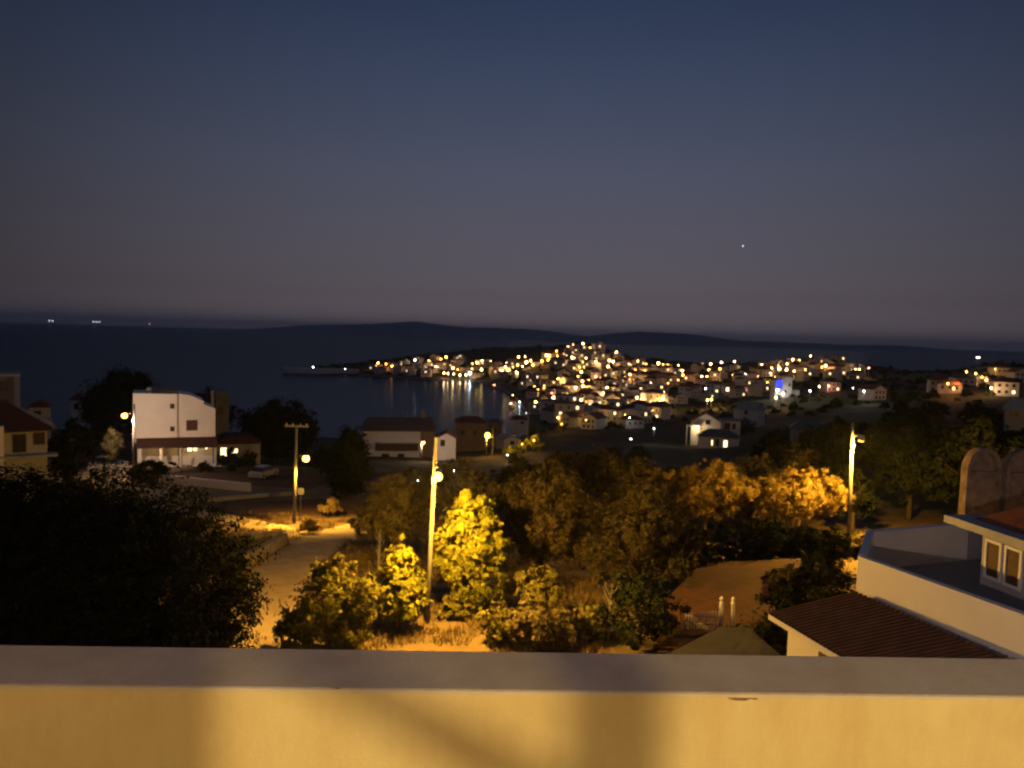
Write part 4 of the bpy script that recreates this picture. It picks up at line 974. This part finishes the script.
def boat(px, py, Lb, rz, label):
    q = at_z(px, py, 0); t = thing('fishing_boat', q, label, 'boat', rz); mb = MB(); rings = []
    for u, wv, z0, z1 in ((-.5, .75, .1, 1.1), (-.2, 1, -.2, 1.0), (.2, .95, -.2, 1.15), (.42, .5, 0, 1.5), (.5, .05, .5, 1.8)):
        b = Lb*.17*wv; rings.append([(u*Lb, -b*.5, z0), (u*Lb, b*.5, z0), (u*Lb, b, z1), (u*Lb, -b, z1)])
    mb.loft(rings, M['hull']); mb.build('hull', t)
    c = MB(); c.box(-.28*Lb, .05*Lb, -Lb*.1, Lb*.1, 1.0, 2.6, M['white']); c.build('cabin', t)
    m_ = MB(); m_.tube([(.1*Lb, 0, 1), (.1*Lb, 0, 4.6)], .06, M['metal'], 6); m_.build('mast', t)
    l_ = MB(); l_.ball((-.1*Lb, 0, 2.95), .4, E['r'], 8, 6); l_.build('cabin_light', t)
boat(485, 379.5, 9, .3, 'lit boat moored at the far waterfront, nearest its rightmost lamps')
boat(495, 388.5, 9, -.5, 'pinkish lit boat off the curved promenade')
boat(511, 408, 7, 1.2, 'small dark boat near the beach at the right end of the bay')
# mast / flagpole on the near shore
t = thing('flagpole', hit(527.5, 441, 0, 150, 330), 'slim white flagpole on the near shore', 'flagpole'); mb = MB()
mb.tube([(0, 0, -1), (0, 0, 8.4)], [.16, .08], M['white'], 8); mb.build('pole', t); mb = MB(); mb.ball((0, 0, 8.5), .16, M['white']); mb.build('finial', t)

# ships on the horizon
for px, py, n, lab in ((53, 320.8, 2, 'leftmost pair of tiny ship lights on the sea horizon'), (97, 321.8, 3, 'brightest ship light on the horizon above the white house'), (153, 324, 1, 'faint reddish ship light right of the other two')):
    q = at_y(px, py, 7000); t = thing('ship', (q.x, 7000, 0), lab, 'ship'); mb = MB()
    mb.loft([[(-45, -7, 0), (45, -7, 0), (45, 7, 0), (-45, 7, 0)], [(-48, -8, 9), (54, -8, 9), (54, 8, 9), (-48, 8, 9)]], M['metal']); mb.build('hull', t)
    mb = MB(); mb.box(-42, -18, -6, 6, 9, max(12, q.z-4), M['white']); mb.build('bridge', t)
    for k in range(n):
        mb = MB(); mb.ball((-28+k*28, -8, q.z), 5.5, E['ship' if px < 150 else 'red'], 8, 6); mb.tube([(-28+k*28, -4, 8), (-28+k*28, -4, q.z)], .8, M['metal'], 6); mb.build('deck_light', t)
# the one bright star
q = at_y(743, 246, 30000); mb = MB(); mb.ball((0, 0, 0), 26, E['star'], 10, 8); tag(mb.build('star', loc=q), 'single bright star in the sky above the right-hand ridge', 'star')

# ================================================================== NEIGHBOUR'S HOUSE AT RIGHT
nh = thing('neighbour_house', (9, 17, 33), 'white neighbouring house with roof terrace and red tiled lean-to at lower right', 'house')
def nl(p): return (p[0]-9, p[1]-17, p[2]-33)
ZP = 39.76; ZF = 38.7
v2 = lambda px, py, z: Vector(at_z(px, py, z)[:2])
A, Bc = v2(858, 556, ZP), v2(866, 530, ZP); Cc = v2(986, 521, ZP); Cc = Bc+(Cc-Bc)*1.3
Dd = v2(1024, 615, ZP); Dd = A+(Dd-A)*2.6
def wall_seg(name, a, b, z0, z1, th, m, side=1):
    d = (b-a).normalized(); nr = Vector((d.y, -d.x))*th*side
    q = [a, b, b+nr, a+nr]
    if side < 0: q = q[::-1]
    mb = MB(); mb.prism_xy([(p.x-9, p.y-17) for p in q][::-1], z0-33, z1-33, m); return mb.build(name, nh)
dW = (Dd-A).normalized(); nW = Vector((-dW.y, dW.x))
wall_seg('parapet', A, Dd, 33.0, ZP, .2, M['white'], -1)
wall_seg('parapet', A+(Bc-A).normalized()*.21, Bc, 33.0, ZP-.002, .2, M['white'], 1)
wall_seg('parapet', Bc-(Cc-Bc).normalized()*.03, Cc, 33.0, ZP-.004, .2, M['white'], 1)
mb = MB(); inn = [A+Vector((.3, -.05)), Bc+Vector((.22, -.26)), Cc+Vector((0, -.3)), Dd+Vector((6, 1)), Dd+Vector((.3, .1))]
mb.prism_xy([(p.x-9, p.y-17) for p in inn][::-1], ZF-.3-33, ZF-33, M['blue_floor']); mb.build('terrace_floor', nh)
# penthouse
ZE = 40.9
tip, edge = v2(944, 514.5, ZE), v2(1024, 541, ZE)
dN = (edge-tip).normalized(); nN = Vector((-dN.y, dN.x)); P0 = tip+dN*.78+nN*.45
def pent(u, v): return P0+dN*u+nN*v
mb = MB(); mb.prism_xy([(q.x-9, q.y-17) for q in (pent(0, 0), pent(5, 0), pent(5, 5), pent(0, 5))], ZF+.003-33, ZE-.18-33, M['eave']); mb.build('penthouse_wall', nh)
mb = MB(); mb.prism_xy([(q.x-9, q.y-17) for q in (pent(-.78, -.45), pent(5.5, -.45), pent(5.5, 5.5), pent(-.78, 5.5))], ZE-.18-33, ZE-33, M['eave']); mb.build('eave_slab', nh)
mb = MB(); e = [pent(-.3, -.02), pent(5.2, -.02), pent(5.2, 5.2), pent(-.3, 5.2)]; rp = [pent(1.5, 2.5), pent(3.2, 2.5)]
mb.add([(q.x-9, q.y-17, ZE+.01-33) for q in e]+[(q.x-9, q.y-17, ZE+1.35-33) for q in rp], [(0, 1, 5, 4), (1, 2, 5), (2, 3, 4, 5), (3, 0, 4), (3, 2, 1, 0)], M['tile']); mb.build('roof', nh)
def tiles(pl, n_, name):  # rows of half-round tiles down a slope given by two edges
    pass
for u in (.13, .72, 1.5):
    f = MB(); q = [pent(u, -.05), pent(u+.5, -.05), pent(u+.5, -.003), pent(u, -.003)]
    def fr(u0, u1, z0, z1, m, o_=.05):
        f.prism_xy([(v.x-9, v.y-17) for v in (pent(u0, -o_), pent(u1, -o_), pent(u1, -.003), pent(u0, -.003))], z0-33, z1-33, m)
    fr(u, u+.06, 39.62, 40.55, M['white']); fr(u+.44, u+.5, 39.62, 40.55, M['white']); fr(u+.06, u+.44, 40.48, 40.55, M['white']); fr(u+.06, u+.44, 39.62, 39.69, M['white'])
    wo_ = f.build('window', nh); f = MB(); fr(u+.06, u+.44, 39.69, 40.48, M['brown'], .02); f.build('shutter', wo_)
# two arched brick chimneys
for k, (px, Y) in enumerate(((985, 20.2), (1025, 20.0))):
    zb = 40.6; dp = .3; zt_ = ztop(px, 448+k*1.5, Y); x = at_y(px, 470, Y).x; wv = .46
    c = MB(); h1 = zt_-.62
    c.box(x-wv-9, x+wv-9, Y-17, Y+dp-17, zb-33, h1-33, M['brick'])
    o = c.build('chimney', nh)
    ar = MB(); seg = 10
    outer = [(x-9+wv*math.cos(math.pi*i/seg), h1-33+.62*math.sin(math.pi*i/seg)) for i in range(seg+1)]
    inner = [(x-9+(wv-.1)*math.cos(math.pi*i/seg), h1-33+.5*math.sin(math.pi*i/seg)) for i in range(seg+1)]
    for i in range(seg): ar.prism_xz([outer[i], outer[i+1], inner[i+1], inner[i]], Y-17, Y+dp-17, M['brick'])
    ar.build('arched_hood', o)
    vd = MB(); vd.prism_xz([(a*.97+(x-9)*.03, b-.01) for a, b in inner], Y-17+.12, Y-17+.17, M['brick']); vd.build('flue_back', o)
# lean-to: roof of half-round tiles, wall below
E1, E2, W1, W2 = at_z(769, 613, 38.0), at_z(848, 660, 38.0), at_z(856, 592, 38.92), at_z(1008, 660, 38.92)
E2 = E1+(E2-E1)*2.1; W2 = W1+(W2-W1)*1.5; T1 = W1+(W1-W2).normalized()*2.2; T1.z = 37.3
mb = MB()
mb.add([nl(v) for v in (E1, E2, W2, W1, T1)]+[nl(v-Vector((0, 0, .1))) for v in (E1, E2, W2, W1, T1)], [(0, 1, 2, 3, ), (0, 3, 4), (5, 8, 7, 6), (5, 9, 8), (0, 5, 6, 1), (1, 6, 7, 2), (4, 9, 5, 0), (3, 8, 9, 4)], M['oldtile'])
lt = mb.build('lean_to_roof', nh)
mb = MB(); nt_ = 42
for k in range(nt_):
    f = (k+.5)/nt_; a = E1.lerp(E2, f); b = W1.lerp(W2, f); mb.tube([nl(a+Vector((0, 0, .0))), nl(b+Vector((0, 0, .0)))], .05, M['oldtile'], 7)
mb.build('roof_tiles', lt)
mb = MB(); dE = (E2-E1).normalized(); nE = Vector((-dE.y, dE.x, 0))*-1
if nE.x < 0: nE = -nE
q = [E1-nE*.02, E2-nE*.02, E2+nE*.05, E1+nE*.05]
mb.prism_xy([(v.x-9, v.y-17) for v in q], 37.84-33, 37.97-33, M['white']); mb.build('fascia', nh)
mb = MB(); q = [E1+dE*.35+nE*.35, E2+nE*.35, W2-nE*.02, W1-nE*.02]
mb.prism_xy([(v.x-9, v.y-17) for v in q], 32.5-33, 37.88-33, M['white']); mb.build('lean_to_wall', nh)
mb = MB(); q = [E1+dE*1.6+nE*.31, E1+dE*2.6+nE*.31, E1+dE*2.6+nE*.347, E1+dE*1.6+nE*.347]
mb.prism_xy([(v.x-9, v.y-17) for v in q], 36.2-33, 37.6-33, M['brown']); mb.build('window', nh)

# grey canopy below the parapet, in front of the patio
cp = [at_z(p[0], p[1], 35.4) for p in ((640, 668), (722, 627), (748, 628), (800, 672))]
c0 = sum(cp, Vector())/4; c0.z = 33
t = thing('carport', c0, 'flat grey canopy roof just beyond the parapet, right of centre', 'canopy')
mb = MB(); mb.prism_xy([(p.x-c0.x, p.y-c0.y) for p in cp][::-1], 2.3, 2.42, M['felt']); mb.build('roof', t)
for p in cp:
    q = (p-c0)*.9; mb = MB(); mb.box(q.x-.05, q.x+.05, q.y-.05, q.y+.05, -1.2, 2.297, M['metal']); mb.build('post', t)
# white garden gate with pickets on the patio edge
g0 = gp(722, 636); t = thing('garden_gate', (g0.x, g0.y, PZ), 'white garden gate posts with picket fence on the red patio', 'gate')
for x in (-.08, .42):
    mb = MB(); mb.box(x-.07, x+.07, -.07, .07, 0, 1.15, M['white']); mb.lathe((x, 0, 1.153), [(.1, 0), (.1, .05), (.06, .1), (.1, .2), (.04, .3)], M['white'], 10); mb.build('gate_post', t)
mb = MB()
for k in range(12): mb.box(-.2-k*.13, -.16-k*.13, -.02, .02, 0, .8-.012*k, M['white'])
mb.box(-1.65, -.15, -.035, -.021, .2, .26, M['white']); mb.box(-1.65, -.15, -.035, -.021, .55, .61, M['white']); mb.build('picket_fence', t)
# ================================================================== OUR TERRACE: PARAPET IN FRONT, LAMP, ADDED FILL AND SHADOW CASTERS BEHIND
ZC = 44.4
fl, fr_ = at_z(0, 646, ZC), at_z(1024, 660, ZC); nl_, nr_ = at_z(0, 684, ZC), at_z(1024, 696, ZC)
dl = (fr_-fl).normalized(); dn = (nr_-nl_).normalized()
t = thing('parapet', (0, 1.3, 43.3), 'cream rendered parapet with grey coping running across the foreground', 'parapet')
o3 = Vector((0, 1.3, 43.3))
f0, f1, n0, n1 = fl-dl*4, fr_+dl*4, nl_-dn*4, nr_+dn*4
mb = MB(); mb.prism_xy([(p.x-o3.x, p.y-o3.y) for p in (n0, n1, f1, f0)], -10.5, ZC-.008-43.3, M['cream']); mb.build('wall', t)
mb = MB(); pr = Vector((0, -.006, 0))
ring = lambda p, q: [(p.x-o3.x, p.y-.003-o3.y, 1.0925), (p.x-o3.x, p.y-.003-o3.y, 1.098), (p.x-o3.x, p.y+.001-o3.y, 1.1), (q.x-o3.x, q.y+.004-o3.y, 1.1), (q.x-o3.x, q.y+.008-o3.y, 1.098), (q.x-o3.x, q.y+.008-o3.y, 1.0925)]
mb.loft([ring(n0.lerp(n1, k/24), f0.lerp(f1, k/24)) for k in range(25)], M['cap']); mb.build('coping', t)
for (px, py, w_, h_, sd) in ((738, 698.5, .026, .0042, 1), (752, 698, .006, .0035, 2), (340, 689, .012, .002, 3)):
    q = at_z(px, py, 44.385); f_ = (q.x-n0.x)/(n1.x-n0.x); y_ = n0.y+(n1.y-n0.y)*f_
    zz = CAM.z+ray(px, py).z*(y_/ray(px, py).y); k = random.Random(sd); mb = MB()
    ring_ = [(q.x-o3.x+math.cos(a)*w_*k.uniform(.6, 1), zz-43.3+math.sin(a)*h_*k.uniform(.6, 1)) for a in [2*math.pi*i_/14 for i_ in range(14)]]
    mb.prism_xz(ring_, y_-o3.y-.0012, y_-o3.y+.002, M['chip']); mb.build('chipped_patch', t)

mb = MB(); mb.box(-6, 6, -4.5, 1.2, 43.1, 43.3, M['conc']); tag(mb.build('terrace_floor'), kind='structure')
mb = MB(); mb.box(-6, 6, -2.9, -2.7, 43.3, 46.2, M['cream']); tag(mb.build('house_wall'), 'cream house wall at the back of the terrace', 'wall')
def wall_lamp(x, z, power, label, soft=.032, tint=(1, .68, .23)):
    t = thing('wall_lamp', (x, -2.7, z), label, 'lamp'); mb = MB(); mb.box(-.06, .06, 0, .02, -.15, .15, M['metal']); mb.tube([(0, .02, .05), (0, .18, .1)], .015, M['metal'], 6); mb.build('bracket', t)
    mb = MB(); mb.ball((0, .2, 0), .08, E['wall_lamp'], 12, 8); mb.build('globe', t)
    point((0, .32, 0), power, tint, soft, t)
wall_lamp(.9, 45.25, 330, 'warm globe lamp on the terrace wall behind the viewer, right')
wall_lamp(-1.7, 46.3, 170, 'added warm fill lamp, unseen behind the viewer, left', .09, (1, .60, .18))  # unseen fill lamp, added to lift the parapet's shadow bands
t = thing('wall_lamp', (2.6, 1.44, 42.0), 'added bulkhead fill lamp, unseen below our parapet, brightening the neighbouring wall', 'lamp'); mb = MB()  # invented outer lamp, put in to brighten the neighbour's wall
mb.box(-.09, .09, 0, .05, -.12, .12, M['metal']); mb.build('back_plate', t); mb = MB(); mb.ball((0, .1, 0), .08, E['wall_lamp'], 12, 8); mb.build('glass', t)
point((0, .24, 0), 1300, (1, .74, .54), .08, t)
t = thing('shadow_post', (.635, -1, 43.3), 'added unseen post with diagonal brace casting shadow bands on the parapet', 'post'); mb = MB()  # post and brace invented out of view to cast the parapet's shadow bands
mb.box(-.028, .028, -.03, .03, 0, 2.6, M['metal']); mb.build('post', t)
mb = MB(); mb.tube([(-.028, 0, 1.552), (-.177, 0, 1.635), (-.292, 0, 1.697)], .017, M['metal'], 8); mb.build('brace', t)
t = thing('shadow_pillar', (.22, -1.0, 43.3), 'added unseen pillar shading the left of the parapet', 'pillar'); mb = MB()  # made-up block, placed so its shadow darkens the parapet's left end
mb.box(-.16, .12, -.1, .1, 0, 2.6, M['cream']); mb.build('shaft', t); mb = MB(); mb.box(-.19, .15, -.13, .13, 2.603, 2.7, M['cap']); mb.build('capital', t)
